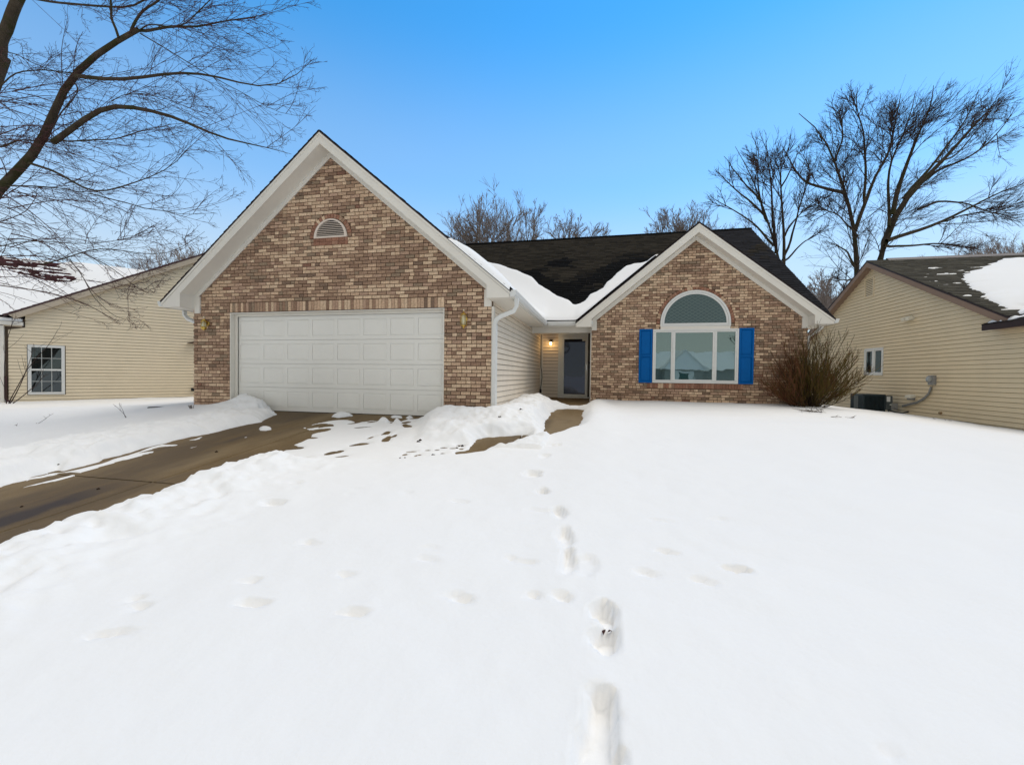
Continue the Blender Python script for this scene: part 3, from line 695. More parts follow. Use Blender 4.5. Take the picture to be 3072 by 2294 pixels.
# gutters (K profile) as extrusions
def gutter(p0, p1, out, ztop, parent, mtl=WHITE, h=.115, w=.115, name='gutter'):
    p0 = np.array((*p0, 0.0)); p1 = np.array((*p1, 0.0)); o_ = np.array((*out, 0.0)); L = p1-p0
    pr = [(0, 0), (w, 0), (w, -.025), (w*.93, -.04), (w*.88, -.07), (w*.62, -h), (0, -h), (0, -h+.004), (w*.6, -h+.004), (w*.85, -.066), (w*.9, -.03), (w*.93, -.008), (.004, -.008)]
    pts = [p0+o_*a+np.array((0, 0, ztop+b)) for a, b in pr]
    m = MB(); m.prism(pts[:7], L)
    return m.build(name, mtl, parent)
gutter((EO+.001, -.36), (EO+.001, 4.17), (1, 0), 2.352, house)
gutter((EO+.115, 4.255), (XL+.05, 4.255), (0, -1), 2.362, house)
gutter((-WG-EO-.001, -.36), (-WG-EO-.001, 8), (-1, 0), 2.352, house)
gutter((XR+EO+.001, DY-.36), (XR+EO+.001, 16.4), (1, 0), 2.312, house, h=.105, w=.10)
def downspout(path, parent, name='downspout', w=.038, d=.028):
    m = MB(); m.tube(path, w, 4, 1.0); return m.build(name, WHITE, parent, bevel=.006)
downspout([(.50, -.10, 2.25), (.50, -.10, 2.10), (.46, -.10, 2.02), (.20, -.08, 1.93), (.105, -.07, 1.86), (.085, -.07, 1.76), (.085, -.07, 1.0), (.085, -.07, .02)], house, w=.055)
downspout([(-7.37, .15, 2.24), (-7.36, .15, 2.12), (-7.28, .16, 2.03), (-7.06, .18, 1.95), (-7.0, .2, 1.88), (-6.99, .2, 1.0), (-6.99, .2, .0)], house, w=.05)
downspout([(XR+.46, DY+.3, 2.20), (XR+.30, DY+.25, 2.05), (XR+.06, DY+.15, 1.9), (XR+.055, DY+.12, 1.0), (XR+.055, DY+.12, 0.0)], house, w=.045)

# ------------------------------------------------------------------ roofs
def roof_slab(pts, parent, mtl=DARKTRIM, t=.03, name='roof_deck'):
    return MB().prism(pts, (0, 0, -t)).build(name, mtl, parent)
def shingle_field(o, u, v, U, V, mtl, parent, tintf, ex=.145, tw=.305, th=.011, keep=None, name='shingle_field', single=0):
    """o lower left corner; u along eave, v up the slope (unit vectors); U,V lengths"""
    o, u, v = [np.array(k, float) for k in (o, u, v)]; n = np.cross(u, v); n /= np.linalg.norm(n)
    m = MB(); r = random.Random(11); rows = int(math.ceil(V/ex)); cands = []
    for j in range(rows):
        off = (j % 2)*tw/2+r.uniform(-.03, .03); s = -off
        va, vb = j*ex, min((j+1)*ex+.02, V)
        while s < U:
            a, b = max(s, 0)+.003, min(s+tw*r.choice((1, 1, 1, .8)), U)-.003
            s = b+.003
            if b-a < .02: continue
            c = o+u*(a+b)/2+v*(va+vb)/2
            if keep and not keep(c): continue
            dv = r.uniform(-.008, .008); tt = th*r.uniform(.7, 1.25)
            p = [o+u*a+v*(va+dv)+n*tt*1.5, o+u*b+v*(va+dv)+n*tt*1.5, o+u*b+v*vb+n*tt*.35, o+u*a+v*vb+n*tt*.35]
            q = [o+u*a+v*(va+dv)-n*.004, o+u*b+v*(va+dv)-n*.004]
            cands.append((p+q, tintf((a+b)/2, (va+vb)/2, r), np.linalg.norm(c-CAM)))
    near = set(sorted(range(len(cands)), key=lambda i: cands[i][2])[:single])
    for i, (P, t_, _) in enumerate(cands):
        fs = [(0, 1, 2, 3), (0, 4, 5, 1), (0, 3, 4), (1, 5, 2)]
        if i in near:
            k = MB(); k.faces(P, fs, t_); k.build('shingle', mtl, parent, fix=False)
        else: m.faces(P, fs, t_)
    if m.v:
        ob = m.build(name, mtl, parent, fix=False); tag(ob, kind='stuff')
MRX0, MRX1, MY0, MYR, MZ0, MZR = -7.3, 7.71, 4.25, 10.398, 2.40, 6.6975
SM = (MZR-MZ0)/(MYR-MY0)
def zmain(x, y): return np.where(y <= MYR, MZ0+SM*(y-MY0), MZR-SM*(y-MYR))
def zgar(x, y): return RZ-SG*np.abs(x-RX)
def zgab(x, y): return RZ2-SG2*np.abs(x-RX2)
yv1 = MY0+(RZ-MZ0)/SM; yv2 = MY0+(RZ2-MZ0)/SM
e1 = RX+WG/2+EO; e0 = RX-WG/2-EO
D_ = .012
roof_slab([(RX, -.372, RZ-D_), (e1+.015, -.372, EZ-D_), (e1+.015, 4.2, EZ-D_), (RX, yv1, RZ-D_)], house)
roof_slab([(RX, -.372, RZ-D_-.001), (e0-.015, -.372, EZ-D_-.001), (e0-.015, 8, EZ-D_-.001), (RX, 9.2, RZ-D_-.001)], house)
h2 = (XR-XL)/2+EO
roof_slab([(RX2, DY-.376, RZ2-D_), (RX2-h2-.0, DY-.376, EZ2-D_), (RX2-h2, 4.2, EZ2-D_), (RX2, yv2, RZ2-D_)], house)
roof_slab([(RX2, DY-.376, RZ2-D_-.001), (RX2+h2+.012, DY-.376, EZ2-D_-.001), (RX2+h2+.012, 4.3, EZ2-D_-.001), (RX2, yv2, RZ2-D_-.001)], house)
roof_slab([(MRX0, MY0-.04, MZ0-D_-.03), (RX2-h2-.05, MY0-.04, MZ0-D_-.03), (RX2, yv2+.05, RZ2-D_+.03), (RX2, MYR, MZR-D_), (MRX0, MYR, MZR-D_)], house)
roof_slab([(RX2, yv2+.05, RZ2-D_+.03), (RX2+h2-.01, MY0-.04, MZ0-D_-.03), (MRX1, MY0-.04, MZ0-D_-.03), (MRX1, MYR, MZR-D_-.001), (RX2, MYR, MZR-D_-.001)], house)
roof_slab([(MRX0, MYR, MZR-D_-.001), (MRX1, MYR, MZR-D_-.001), (MRX1, 16.6, zmain(0, 16.6)-D_), (MRX0, 16.6, zmain(0, 16.6)-D_)], house)
MB().prism([(MRX1-.001, MY0+.6, MZ0+.6*SM-.04), (MRX1-.001, MYR, MZR-.04), (MRX1-.001, MYR, MZR-.26), (MRX1-.001, MY0+.6, MZ0+.6*SM-.26)], (-.03, 0, 0)).build('rake_board', TRIM, house)
vlen = math.hypot(1, SM)
def tint_main(u, v, r):
    # algae darkened, damp lower half; browner dry top
    d = float(fbm(np.array([u]), np.array([v*.8]), 1.3, 91)[0]); e = v/7.5+(d-.5)*.75
    a = np.array((.027, .023, .017))*(.65+.7*r.random()); b = np.array((.005, .005, .005))*(.7+.6*r.random())
    if u > 13.1: b = np.array((.020, .020, .023))*(.8+.4*r.random()); a = b if v > .0 and d > .42 else a
    e += (r.random()-.5)*.16; k = min(max((e-.46)*7, 0), 1); return tuple(float(q) for q in a*k+b*(1-k))
shingle_field((MRX0, MY0-.03, MZ0-.03*SM-.01), (1, 0, 0), (0, 1/vlen, SM/vlen), MRX1-MRX0+.02, (MYR-MY0)*vlen+.03, SHING, house, tint_main,
              keep=lambda c: c[2] > zgar(c[0], c[1])-.12 and c[2] > zgab(c[0], c[1])-.12, single=280)
MB().prism([(MRX0, MYR-.13, MZR-.13*SM+.012), (MRX0, MYR, MZR+.035), (MRX0, MYR+.13, MZR-.13*SM+.012), (MRX0, MYR, MZR-.0)], (MRX1-MRX0+.02, 0, 0)).build('ridge_cap', SHING, house)
def tint_dark(u, v, r): k = r.uniform(.7, 1.3); return (.026*k, .022*k, .020*k)
hl = math.hypot(1, SG); hb = math.hypot(1, SG2)
shingle_field((e1+.02, -.378, EZ-.02*SG), (0, 1, 0), (-1/hl, 0, SG/hl), 9.2, (WG/2+EO+.02)*hl, SHING, house, tint_dark, keep=lambda c: c[2] > zmain(c[0], c[1])-.08)
shingle_field((e0-.02, 4.0, EZ-.02*SG), (0, -1, 0), (1/hl, 0, SG/hl), 4.378, (WG/2+EO+.02)*hl, SHING, house, tint_dark)
shingle_field((RX2-h2, 7.9, EZ2), (0, -1, 0), (1/hb, 0, SG2/hb), 7.9-DY+.38, h2*hb, SHING, house, tint_dark, keep=lambda c: c[2] > zmain(c[0], c[1])-.08)
shingle_field((RX2+h2+.01, DY-.38, EZ2-.01), (0, 1, 0), (-1/hb, 0, SG2/hb), 3.6, (h2+.01)*hb, SHING, house, tint_dark, keep=lambda c: c[2] > zmain(c[0], c[1])-.08)

# snow lying in the valley between the gables
nmain = (0, -SM, 1); s2 = 1300/2212
bd = [(230,308),(262,315),(290,325),(345,338),(400,360),(430,366),(470,385),(505,402),(540,440),(590,468),(640,500),(690,520),(712,538),(730,541),(752,536),(775,520),(800,490),(830,478),(862,462),(885,430),(912,410),(935,380),(962,360),(985,342),(1020,335),(1060,331),(1092,322)]
bw = [at_plane(1300+a*s2, 600+b*s2, nmain, (0, MY0, MZ0)) for a, b in bd]
bx = np.array([p[0] for p in bw]); by = np.array([p[1] for p in bw])
sx = np.arange(-3.4, 4.4, .045); sy = np.arange(-.40, 9.0, .045); SX, SY = np.meshgrid(sx, sy)
zg, zm, zb2 = zgar(SX, SY), zmain(SX, SY), np.where(SX < RX2, zgab(SX, SY), -9)
zg = np.where(SX > e1+.03, -9, zg); zb2 = np.where((SX < RX2-h2) | (SY < DY-.38), -9, zb2); zmm = np.where(SY < MY0-.135, -9, zm)
env = np.maximum(np.maximum(zg, zmm), zb2)
lim = np.interp(SX, bx, by)+(fbm(SX, SY, .4, 12)-.5)*.12
dm = lim-SY                                                   # main slope: snow below the melt line
dg = (SX+.75+ (fbm(SX, SY, .6, 14)-.5)*.5+.14*(SY-0))      # garage slope: lower part
dg = np.where(zg >= env-1e-6, np.minimum(dg, 9), 9)
dmm = np.where((zmm >= env-1e-6), dm, 9)
dga = np.where(zb2 >= env-1e-6, (3.50-SX)+(fbm(SX, SY, .5, 16)-.5)*.3, 9)
edgeS = np.minimum(np.minimum(dg, dmm), dga)
edgeS = np.minimum(edgeS, np.minimum(SY+.375, 9))
edgeS = np.where((SX > e1) & (SY < 4.5), np.minimum(edgeS, (SY-4.125)*2.5), edgeS)
edgeS = np.where(SY < 4.125, np.minimum(edgeS, e1+.03-SX), edgeS)
edgeS = np.where(zb2 >= env-1e-6, np.minimum(edgeS, SY-DY+.37), edgeS)
thk = (.11+.05*(fbm(SX, SY, 1.2, 18)-.5))*(1-np.exp(-np.maximum(edgeS, 0)/.07))
val = np.exp(-(np.abs(zg-zmm)/.35)**2)+np.exp(-(np.abs(zb2-zmm)/.35)**2)
ok = (edgeS > -.045) & (env > 2.2)
SZ = np.where(edgeS > 0, env+.016+thk+.05*np.clip(val, 0, 1)*smooth(0, .4, edgeS), env-.02)
# smooth the envelope a little so the blanket rounds the valley
for _ in range(3):
    K = SZ.copy(); K[1:-1, 1:-1] = (SZ[1:-1, 1:-1]*2+SZ[:-2, 1:-1]+SZ[2:, 1:-1]+SZ[1:-1, :-2]+SZ[1:-1, 2:])/6
    SZ = np.where(edgeS > .12, np.maximum(K, env+.03), SZ)
ii = np.arange(SX.size).reshape(SX.shape)
okq = ok[:-1, :-1] & ok[:-1, 1:] & ok[1:, 1:] & ok[1:, :-1]
Q = np.stack([ii[:-1, :-1], ii[:-1, 1:], ii[1:, 1:], ii[1:, :-1]], -1)[okq]
used, inv = np.unique(Q, return_inverse=True)
o = fast_mesh('roof_snow', np.stack([SX, SY, SZ], -1).reshape(-1, 3)[used], inv.reshape(-1, 4), SNOW)
tag(o, 'deep white snow filling the roof valley between the two brick gables', 'snow')

# ------------------------------------------------------------------ garage door
gd = MB().box(OX0+.04, OX1-.04, .175, .20, -.03, OZ-.02).build('garage_door', DOORP, house)
dx0, dx1, dz0, dz1 = OX0+.085, OX1-.05, -.02, OZ-.075
hs_ = (dz1-dz0)/4; ws_ = (dx1-dx0)/8
for r in range(4):
    z0, z1 = dz0+hs_*r+.003, dz0+hs_*(r+1)-.003
    m = MB()
    # frame of each section: stiles and rails around eight recessed fields
    y1, y2 = .1445, .165
    m.box(dx0, dx1, y1, y2, z0, z0+.085); m.box(dx0, dx1, y1, y2, z1-.085, z1)
    for c in range(9):
        a = dx0+ws_*c-.045; m.box(max(a, dx0), min(a+.09, dx1), y1+.0004, y2, z0+.085, z1-.085)
    m.box(dx0, dx1, .158, y2+.0, z0+.08, z1-.08)
    m.build('section', DOORP, gd)
    for c in range(8):
        a, b = dx0+ws_*c+.045, dx0+ws_*(c+1)-.045; za, zb_ = z0+.085, z1-.085; e_ = .014
        p = MB(); i = e_+.022
        p.faces([(a+.004,.1485,za+.004),(b-.004,.1485,za+.004),(b-.004,.1485,zb_-.004),(a+.004,.1485,zb_-.004),(a+i,.144,za+i),(b-i,.144,za+i),(b-i,.144,zb_-i),(a+i,.144,zb_-i),(a+.004,.158,za+.004),(b-.004,.158,za+.004),(b-.004,.158,zb_-.004),(a+.004,.158,zb_-.004)],
                [(4,5,6,7),(0,1,5,4),(1,2,6,5),(2,3,7,6),(3,0,4,7),(8,9,1,0),(9,10,2,1),(10,11,3,2),(11,8,0,3)])
        p.build('raised_panel', DOORP, gd)
fr = MB()
fr.box(OX0, OX0+.02, -.002, .17, -.03, OZ); fr.box(OX1-.02, OX1, -.002, .17, -.03, OZ); fr.box(OX0+.02, OX1-.02, -.002, .17, OZ-.02, OZ-.001)
fr.box(OX0+.02, OX0+.085, .105, .128, -.03, OZ-.02); fr.box(OX1-.05, OX1-.02, .105, .128, -.03, OZ-.02); fr.box(OX0+.085, OX1-.05, .105, .128, OZ-.075, OZ-.02)
fr.build('garage_door_frame', TRIM, house, bevel=.003)
MB().box(OX0-.03, OX1+.03, -.008, .05, OZ+.001, OZ+.010).build('steel_lintel', mat('rusty_lintel', (.07, .035, .025), .7, .2), house)
MB().box(dx0, dx1, .14, .17, -.045, -.015).build('bottom_seal', BLACK, gd)

VENTC = mat('vent_tan', (.72, .62, .53), .6, .2)
# attic vent
v0 = MB(); P = [(x, -.02, z) for x, z in arch_pts(VX, VZ, .385)]; Pi = [(x, -.02, z) for x, z in arch_pts(VX, VZ+.03, .325)]
for k in range(20): v0.prism([P[k], P[k+1], Pi[k+1], Pi[k]], (0, .03, 0))
v0.box(VX-.385, VX+.385, -.0195, .0095, VZ-.004, VZ+.03)
vent = v0.build('attic_vent', VENTC, house)
MB().prism([(x, .004, z) for x, z in arch_pts(VX, VZ+.03, .33)], (0, .01, 0)).build('dark_backing', BLACK, vent)
for k in range(8):
    z = VZ+.045+k*.037; h = math.sqrt(max(.33**2-(z+.012-VZ-.03)**2, 0))
    if h > .05: MB().prism([(VX-h, -.006, z+.021), (VX-h, -.001, z+.021), (VX-h, -.018, z), (VX-h, -.024, z+.001)], (2*h, 0, 0)).build('slat', VENTC, vent)

# ------------------------------------------------------------------ front windows and shutters
def frame_rect(x0, x1, z0, z1, y0, y1, w, name, mtl, parent, bevel=.004):
    m = MB(); m.box(x0, x1, y0, y1, z0, z0+w); m.box(x0, x1, y0, y1, z1-w, z1); m.box(x0, x0+w, y0+.0005, y1, z0+w, z1-w); m.box(x1-w, x1, y0+.0005, y1, z0+w, z1-w)
    return m.build(name, mtl, parent, bevel=bevel)
wx0, wx1, wz0, wz1 = 3.436, 5.612, .66, 2.132
pw = MB().box(wx0+.02, wx1-.02, DY+.0, DY+.04, wz0+.02, wz1-.02).build('picture_window', WHITE, house)
frame_rect(wx0, wx1, wz0, wz1, DY-.045, DY+.01, .045, 'window_frame', WHITE, pw)
for a, b, sash in ((wx0+.047, wx0+.515, 1), (wx0+.535, wx0+1.585, 0), (wx0+1.605, wx1-.047, 1)):
    w = .035 if sash else .05
    frame_rect(a, b, wz0+.048, wz1-.048, DY-.035, DY+.005, w, 'sash', WHITE, pw, .003)
    MB().box(a+w-.004, b-w+.004, DY-.012, DY-.006, wz0+.048+w-.004, wz1-.048-w+.004).build('pane', GLASS, pw)
for a in (wx0+.516, wx0+1.586): MB().box(a, a+.018, DY-.043, DY+.0, wz0+.046, wz1-.046).build('mullion', WHITE, pw)
aw = MB().box(AX-.885, AX+.885, DY-.03, DY+.02, 2.133, 2.205).build('arched_window', TRIM, house)
fm = MB()
for (ro, ri, y) in ((.895, .845, DY-.045), (.842, .79, DY-.03)):
    A, B_ = arch_pts(AX, AZ, ro, 32), arch_pts(AX, AZ, ri, 32)
    for k in range(32): fm.prism([(A[k][0], y, A[k][1]), (A[k+1][0], y, A[k+1][1]), (B_[k+1][0], y, B_[k+1][1]), (B_[k][0], y, B_[k][1])], (0, .04, 0))
fm.box(AX-.895, AX+.895, DY-.046, DY+.01, 2.206, 2.236); fm.box(AX-.84, AX+.84, DY-.034, DY+.01, 2.24, AZ+.006)
fm.box(AX-.895, AX-.845, DY-.045, DY, 2.236, AZ); fm.box(AX+.845, AX+.895, DY-.045, DY, 2.236, AZ)
fm.build('window_frame', WHITE, aw, bevel=.003)
MB().prism([(x, DY-.008, z) for x, z in arch_pts(AX, AZ+.004, .795, 32)], (0, .006, 0)).build('pane', GLASSA, aw)
lt = MB(); LAT = mat('lattice_film', (.10, .15, .145), .6, .2)
for k in range(-16, 17):
    for sg in (1, -1):
        # thin diagonal cames clipped to the half disc
        pts = []
        for s_ in np.linspace(-1.4, 1.4, 57):
            x = k*.15+s_*.86; z = .40+sg*s_*.52
            if x*x+z*z < .785**2 and z > .01: pts.append((x, z+.006*math.sin(9*s_+k)))
        for p, q in zip(pts[:-1], pts[1:]):
            if math.dist(p, q) < .09:
                lt.faces([(AX+p[0], DY-.0095, AZ+p[1]-.008), (AX+q[0], DY-.0095, AZ+q[1]-.008), (AX+q[0], DY-.0095, AZ+q[1]+.008), (AX+p[0], DY-.0095, AZ+p[1]+.008)], [(0, 1, 2, 3)])
o = lt.build('lattice', LAT, aw); tag(o, kind='stuff')
for x0, x1 in ((3.07, 3.425), (5.622, 5.982)):
    sh = frame_rect(x0, x1, .655, 2.142, DY-.045, DY-.012, .045, 'shutter', BLUE, house, .003)
    MB().box(x0+.045, x1-.045, DY-.0445, DY-.012, 1.375, 1.43).build('rail', BLUE, sh, bevel=.003)
    for z0, z1 in ((.70, 1.375), (1.43, 2.097)):
        MB().faces([(0, 0, 0)], []) 
        a, b = x0+.045, x1-.045; p = MB(); i = .035
        p.faces([(a,DY-.02,z0),(b,DY-.02,z0),(b,DY-.02,z1),(a,DY-.02,z1),(a+i,DY-.036,z0+i),(b-i,DY-.036,z0+i),(b-i,DY-.036,z1-i),(a+i,DY-.036,z1-i)], [(4,5,6,7),(0,1,5,4),(1,2,6,5),(2,3,7,6),(3,0,4,7)])
        p.build('raised_panel', BLUE, sh)

# ------------------------------------------------------------------ entry
YD = 6.435
MB().box(.62, .735, YD-.03, YD+.02, .05, 2.26).build('door_casing', DOORF, house)
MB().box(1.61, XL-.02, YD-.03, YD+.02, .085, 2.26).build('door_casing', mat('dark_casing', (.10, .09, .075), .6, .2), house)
MB().box(.735, 1.61, YD-.03, YD+.02, 2.135, 2.26).build('door_casing', DOORF, house)
MB().box(.70, 1.66, YD-.12, YD+.02, .086, .125).build('door_sill', DOORF, house)
sdm = frame_rect(.738, 1.608, .13, 2.13, YD-.075, YD-.032, .082, 'storm_door', DOORF, house)
MB().box(.815, 1.53, YD-.055, YD-.045, .205, 2.055).build('pane', GLASSD, sdm)
MB().box(1.42, 1.53, YD-.08, YD-.056, 1.985, 2.05).build('closer_bracket', DOORF, sdm)
hd = MB(); hd.box(1.555, 1.585, YD-.095, YD-.075, 1.02, 1.20); hd.tube([(1.57, YD-.12, 1.11), (1.50, YD-.125, 1.105)], .011, 8); hd.cyl((1.57, YD-.12, 1.11), (0, 1, 0), .012, .03)
hd.build('handle', mat('nickel', (.55, .55, .52), .3, .5, metal=1), sdm)
mbx = MB(); mbx.box(1.63, 1.735, YD-.13, YD-.031, 1.06, 1.28); mbx.prism([(1.62, YD-.145, 1.28), (1.62, YD-.031, 1.28), (1.62, YD-.031, 1.32)], (.125, 0, 0))
o = mbx.build('mailbox', BLACK, None, bevel=.004); tag(o, 'small black mailbox on the wall right of the storm door', 'mailbox')
pl_ = thing('porch_lantern', 'lit black porch lantern glowing warm beside the storm door', 'lantern', (.375, YD-.02, 1.95))
m = MB(); m.box(-.05, .05, -.015, .004, -.08, .09); m.tube([(0, -.01, .06), (0, -.06, .075), (0, -.09, .05)], .012, 8); m.lathe((0, -.09, 0), [(.0, .085), (.02, .08), (.055, .045), (.058, .0), (.05, -.0)], 14)
m.build('bracket', BLACK, pl_, True)
MB().lathe((0, -.09, 0), [(.0, .03), (.03, .02), (.042, -.03), (.036, -.09), (.0, -.11)], 14).build('bulb', BULB, pl_, True)
bl = bpy.data.lights.new('bulb_light', 'POINT'); bl.energy = 1.3; bl.color = (1, .6, .22); bl.shadow_soft_size = .04
bo = bpy.data.objects.new('bulb_light', bl); link(bo, pl_); bo.location = (0, -.16, -.06)
cb = MB(); cb.tube([(.055, 6.30, 2.2), (.05, 6.31, 1.6), (.055, 6.30, 1.1), (.09, 6.27, .95), (.10, 6.27, .75), (.07, 6.29, .5), (.05, 6.30, .36)], .011, 6); cb.cyl((.055, 6.29, .24), (0, 0, 1), .035, .12, 10)
o = cb.build('hanging_cord', BLACK, None, True); tag(o, 'black cord with a plug hanging down the porch corner', 'cord')

# brass lanterns by the garage door
def lantern(loc, tilt, label):
    t = thing('wall_lantern', label, 'lantern', loc, 0, 'brass lanterns beside the garage door')
    m = MB(); m.cyl((0, 0, .03), (0, -1, 0), .048, .018, 18); m.tube([(0, -.015, .03), (0, -.05, .06), (0, -.085, .10), (0, -.10, .13)], .008, 8)
    m.build('bracket', BRASS, t, True)
    R_ = Matrix.Rotation(tilt, 4, 'X') @ Matrix.Rotation(tilt*.9, 4, 'Y')
    cage = MB()
    cage.lathe((0, 0, 0), [(.0, .175), (.010, .17), (.012, .145), (.03, .135), (.058, .11), (.062, .10), (.0, .10)], 16)
    cage.lathe((0, 0, 0), [(.0, -.165), (.014, -.155), (.02, -.13), (.045, -.115), (.05, -.095), (.0, -.095)], 16)
    for k in range(6):
        a = 2*math.pi*k/6+.26; c, s = math.cos(a), math.sin(a)
        cage.tube([(.056*c, .056*s, .105), (.062*c, .062*s, .0), (.052*c, .052*s, -.105)], .0045, 5)
    ob = cage.build('cage', BRASS, t, True); ob.matrix_local = Matrix.Translation((0, -.10, -.01)) @ R_
    gl = MB().lathe((0, 0, 0), [(.0, .10), (.040, .098), (.046, .0), (.038, -.095), (.0, -.098)], 16).build('glass', LAMPGLASS, t, True); gl.matrix_local = Matrix.Translation((0, -.10, -.01)) @ R_
    MB().lathe((0, -.10, .165 if not tilt else .15), [(.0, .035), (.012, .025), (.016, .01), (.010, 0), (0, 0)], 12).build('finial', mat('finial_white', (.7, .65, .5), .4, .3), t, True)
lantern((-.527, -.002, 1.87), 0, 'upright brass lantern on the narrow brick pier right of the garage door')
lantern((-6.54, -.002, 1.86), -.55, 'tilted brass lantern on the brick left of the garage door')

# ------------------------------------------------------------------ neighbour on the right
R = thing('neighbour_house', 'tan sided house with a vented gable on the right, snow on its roof', 'house', (0, 0, 0))
RXW = 11.38
ry, rzz, rs = 9.36, 4.97, .505                       # ridge y, ridge z at wall plane, slope
back_y = 14.6; fr_y = 4.45
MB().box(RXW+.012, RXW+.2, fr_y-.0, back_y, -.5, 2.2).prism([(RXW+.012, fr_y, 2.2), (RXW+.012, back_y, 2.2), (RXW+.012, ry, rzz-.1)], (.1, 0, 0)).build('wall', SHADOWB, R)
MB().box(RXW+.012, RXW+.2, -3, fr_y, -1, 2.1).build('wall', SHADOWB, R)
wins = [(8.73, 9.76, .965, 1.915)]
ventr = (9.33, 9.86, 3.74, 4.44)
def spR(z):
    if z <= 2.25: return (-2.5, back_y)
    return (ry-(rzz-.12-z)/rs, ry+(rzz-.12-z)/rs)
siding((RXW, 0), (0, 1), (-1, 0), -.60, 4.80, spR, SIDE_R, R, ex=.114, holes=(wins[0], ventr))
# roof: overhang past the wall
RO = .25; zr_ = rzz+.02
pf = (RXW-RO, fr_y-.35, zr_-rs*(ry-fr_y+.35)); 
yE = fr_y-.40; zE = zr_-rs*(ry-yE)
roof_slab([(RXW-RO, ry, zr_), (RXW+9, ry, zr_), (RXW+9, yE, zE), (RXW-RO, yE, zE)], R, DARKTRIM, .05)
roof_slab([(RXW-RO, ry, zr_-.001), (RXW+9, ry, zr_-.001), (RXW+9, back_y+.4, zr_-rs*(back_y+.4-ry)), (RXW-RO, back_y+.4, zr_-rs*(back_y+.4-ry))], R, DARKTRIM, .05)
for ya in (yE, back_y+.4):
    za = zr_-rs*abs(ry-ya)
    MB().prism([(RXW-RO+.01, ry, zr_-.052), (RXW-RO+.01, ya, za-.052), (RXW-RO+.01, ya, za-.22), (RXW-RO+.01, ry, zr_-.22)], (.02, 0, 0)).build('rake_board', BROWNTRIM, R)
    MB().prism([(RXW-RO+.03, ry, zr_-.20), (RXW-.0, ry, zr_-.20), (RXW-.0, ya, za-.20), (RXW-RO+.03, ya, za-.20)], (0, 0, .01)).build('soffit', BROWNTRIM, R)
rl = math.hypot(1, rs)
def tint_r(u, v, r): k = r.uniform(.75, 1.25); return (.074*k, .068*k, .054*k)
shingle_field((RXW-RO-.02, yE-.01, zE+.003), (1, 0, 0), (0, 1/rl, rs/rl), 9.2, (ry-yE+.01)*rl, SHING_R, R, tint_r, single=250)
MB().prism([(RXW+.35, ry-.14, zr_-.14*rs+.03), (RXW+.35, ry, zr_+.07), (RXW+.35, ry+.14, zr_-.14*rs+.03)], (9, 0, 0)).build('ridge_vent', DARKTRIM, R)
# lower wing in front with dark eave
wz, wy1 = 2.16, 4.60; wxE = RXW-.30
wr = .50
roof_slab([(wxE, -3, wz), (wxE, wy1, wz), (RXW+2.5, wy1, wz+wr*(RXW+2.5-wxE)), (RXW+2.5, -3, wz+wr*(RXW+2.5-wxE))], R, DARKTRIM, .04)
MB().box(wxE-.02, wxE+.02, -3, wy1, wz-.13, wz+.012).build('eave_fascia', DARKTRIM, R)
MB().box(wxE+.02, RXW+.0, -3, wy1-.1, wz-.12, wz-.10).build('soffit', BROWNTRIM, R)
MB().prism([(wxE, wy1, wz-.13), (wxE, wy1, wz), (RXW+2.5, wy1, wz+wr*(RXW+2.5-wxE)), (RXW+2.5, wy1, wz+wr*(RXW+2.5-wxE)-.15)], (0, -.02, 0)).build('rake_board', DARKTRIM, R)
wl_ = math.hypot(1, wr)
shingle_field((wxE-.02, wy1+.01, wz+.005), (0, -1, 0), (1/wl_, 0, wr/wl_), 6.5, 2.6*wl_, SHING_R, R, tint_dark)
# attic vent, window
va = MB()
for a, b, c, d in ((ventr[0], ventr[1], ventr[2], ventr[2]+.04), (ventr[0], ventr[1], ventr[3]-.04, ventr[3]), (ventr[0], ventr[0]+.05, ventr[2]+.04, ventr[3]-.04), (ventr[1]-.05, ventr[1], ventr[2]+.04, ventr[3]-.04)):
    va.box(RXW-.03, RXW+.01, a, b, c, d)
va = va.build('attic_vent', SIDE_R, R)
MB().box(RXW+.0, RXW+.01, ventr[0]+.04, ventr[1]-.04, ventr[2]+.03, ventr[3]-.03).build('dark_backing', mat('shadow_brown', (.05, .035, .02), .9, .05), va)
for k in range(10):
    z = ventr[2]+.045+k*.062; MB().prism([(RXW-.022, ventr[0]+.05, z), (RXW-.004, ventr[0]+.05, z+.045), (RXW+.0, ventr[0]+.05, z+.04), (RXW-.018, ventr[0]+.05, z-.004)], (0, ventr[1]-ventr[0]-.1, 0)).build('slat', SIDE_R, va)
def frame_x(x, y0, y1, z0, z1, w, name, parent, mtl=WHITE, t=.05):
    m = MB(); m.box(x-t, x+.01, y0, y1, z0, z0+w); m.box(x-t, x+.01, y0, y1, z1-w, z1); m.box(x-t+.0005, x+.01, y0, y0+w, z0+w, z1-w); m.box(x-t+.0005, x+.01, y1-w, y1, z0+w, z1-w)
    return m.build(name, mtl, parent, bevel=.004)
(a, b, c, d) = wins[0]
wr_o = frame_x(RXW, a, b, c, d, .055, 'window', R, t=.035)
MB().box(RXW-.03, RXW+.0, (a+b)/2-.045, (a+b)/2+.045, c+.05, d-.05).build('mullion', WHITE, wr_o)
for p, q in ((a+.055, (a+b)/2-.045), ((a+b)/2+.045, b-.055)):
    frame_x(RXW, p, q, c+.055, d-.055, .05, 'sash', wr_o, t=.022)
    MB().box(RXW-.012, RXW-.006, p+.045, q-.045, c+.10, d-.10).build('pane', GLASSN, wr_o)
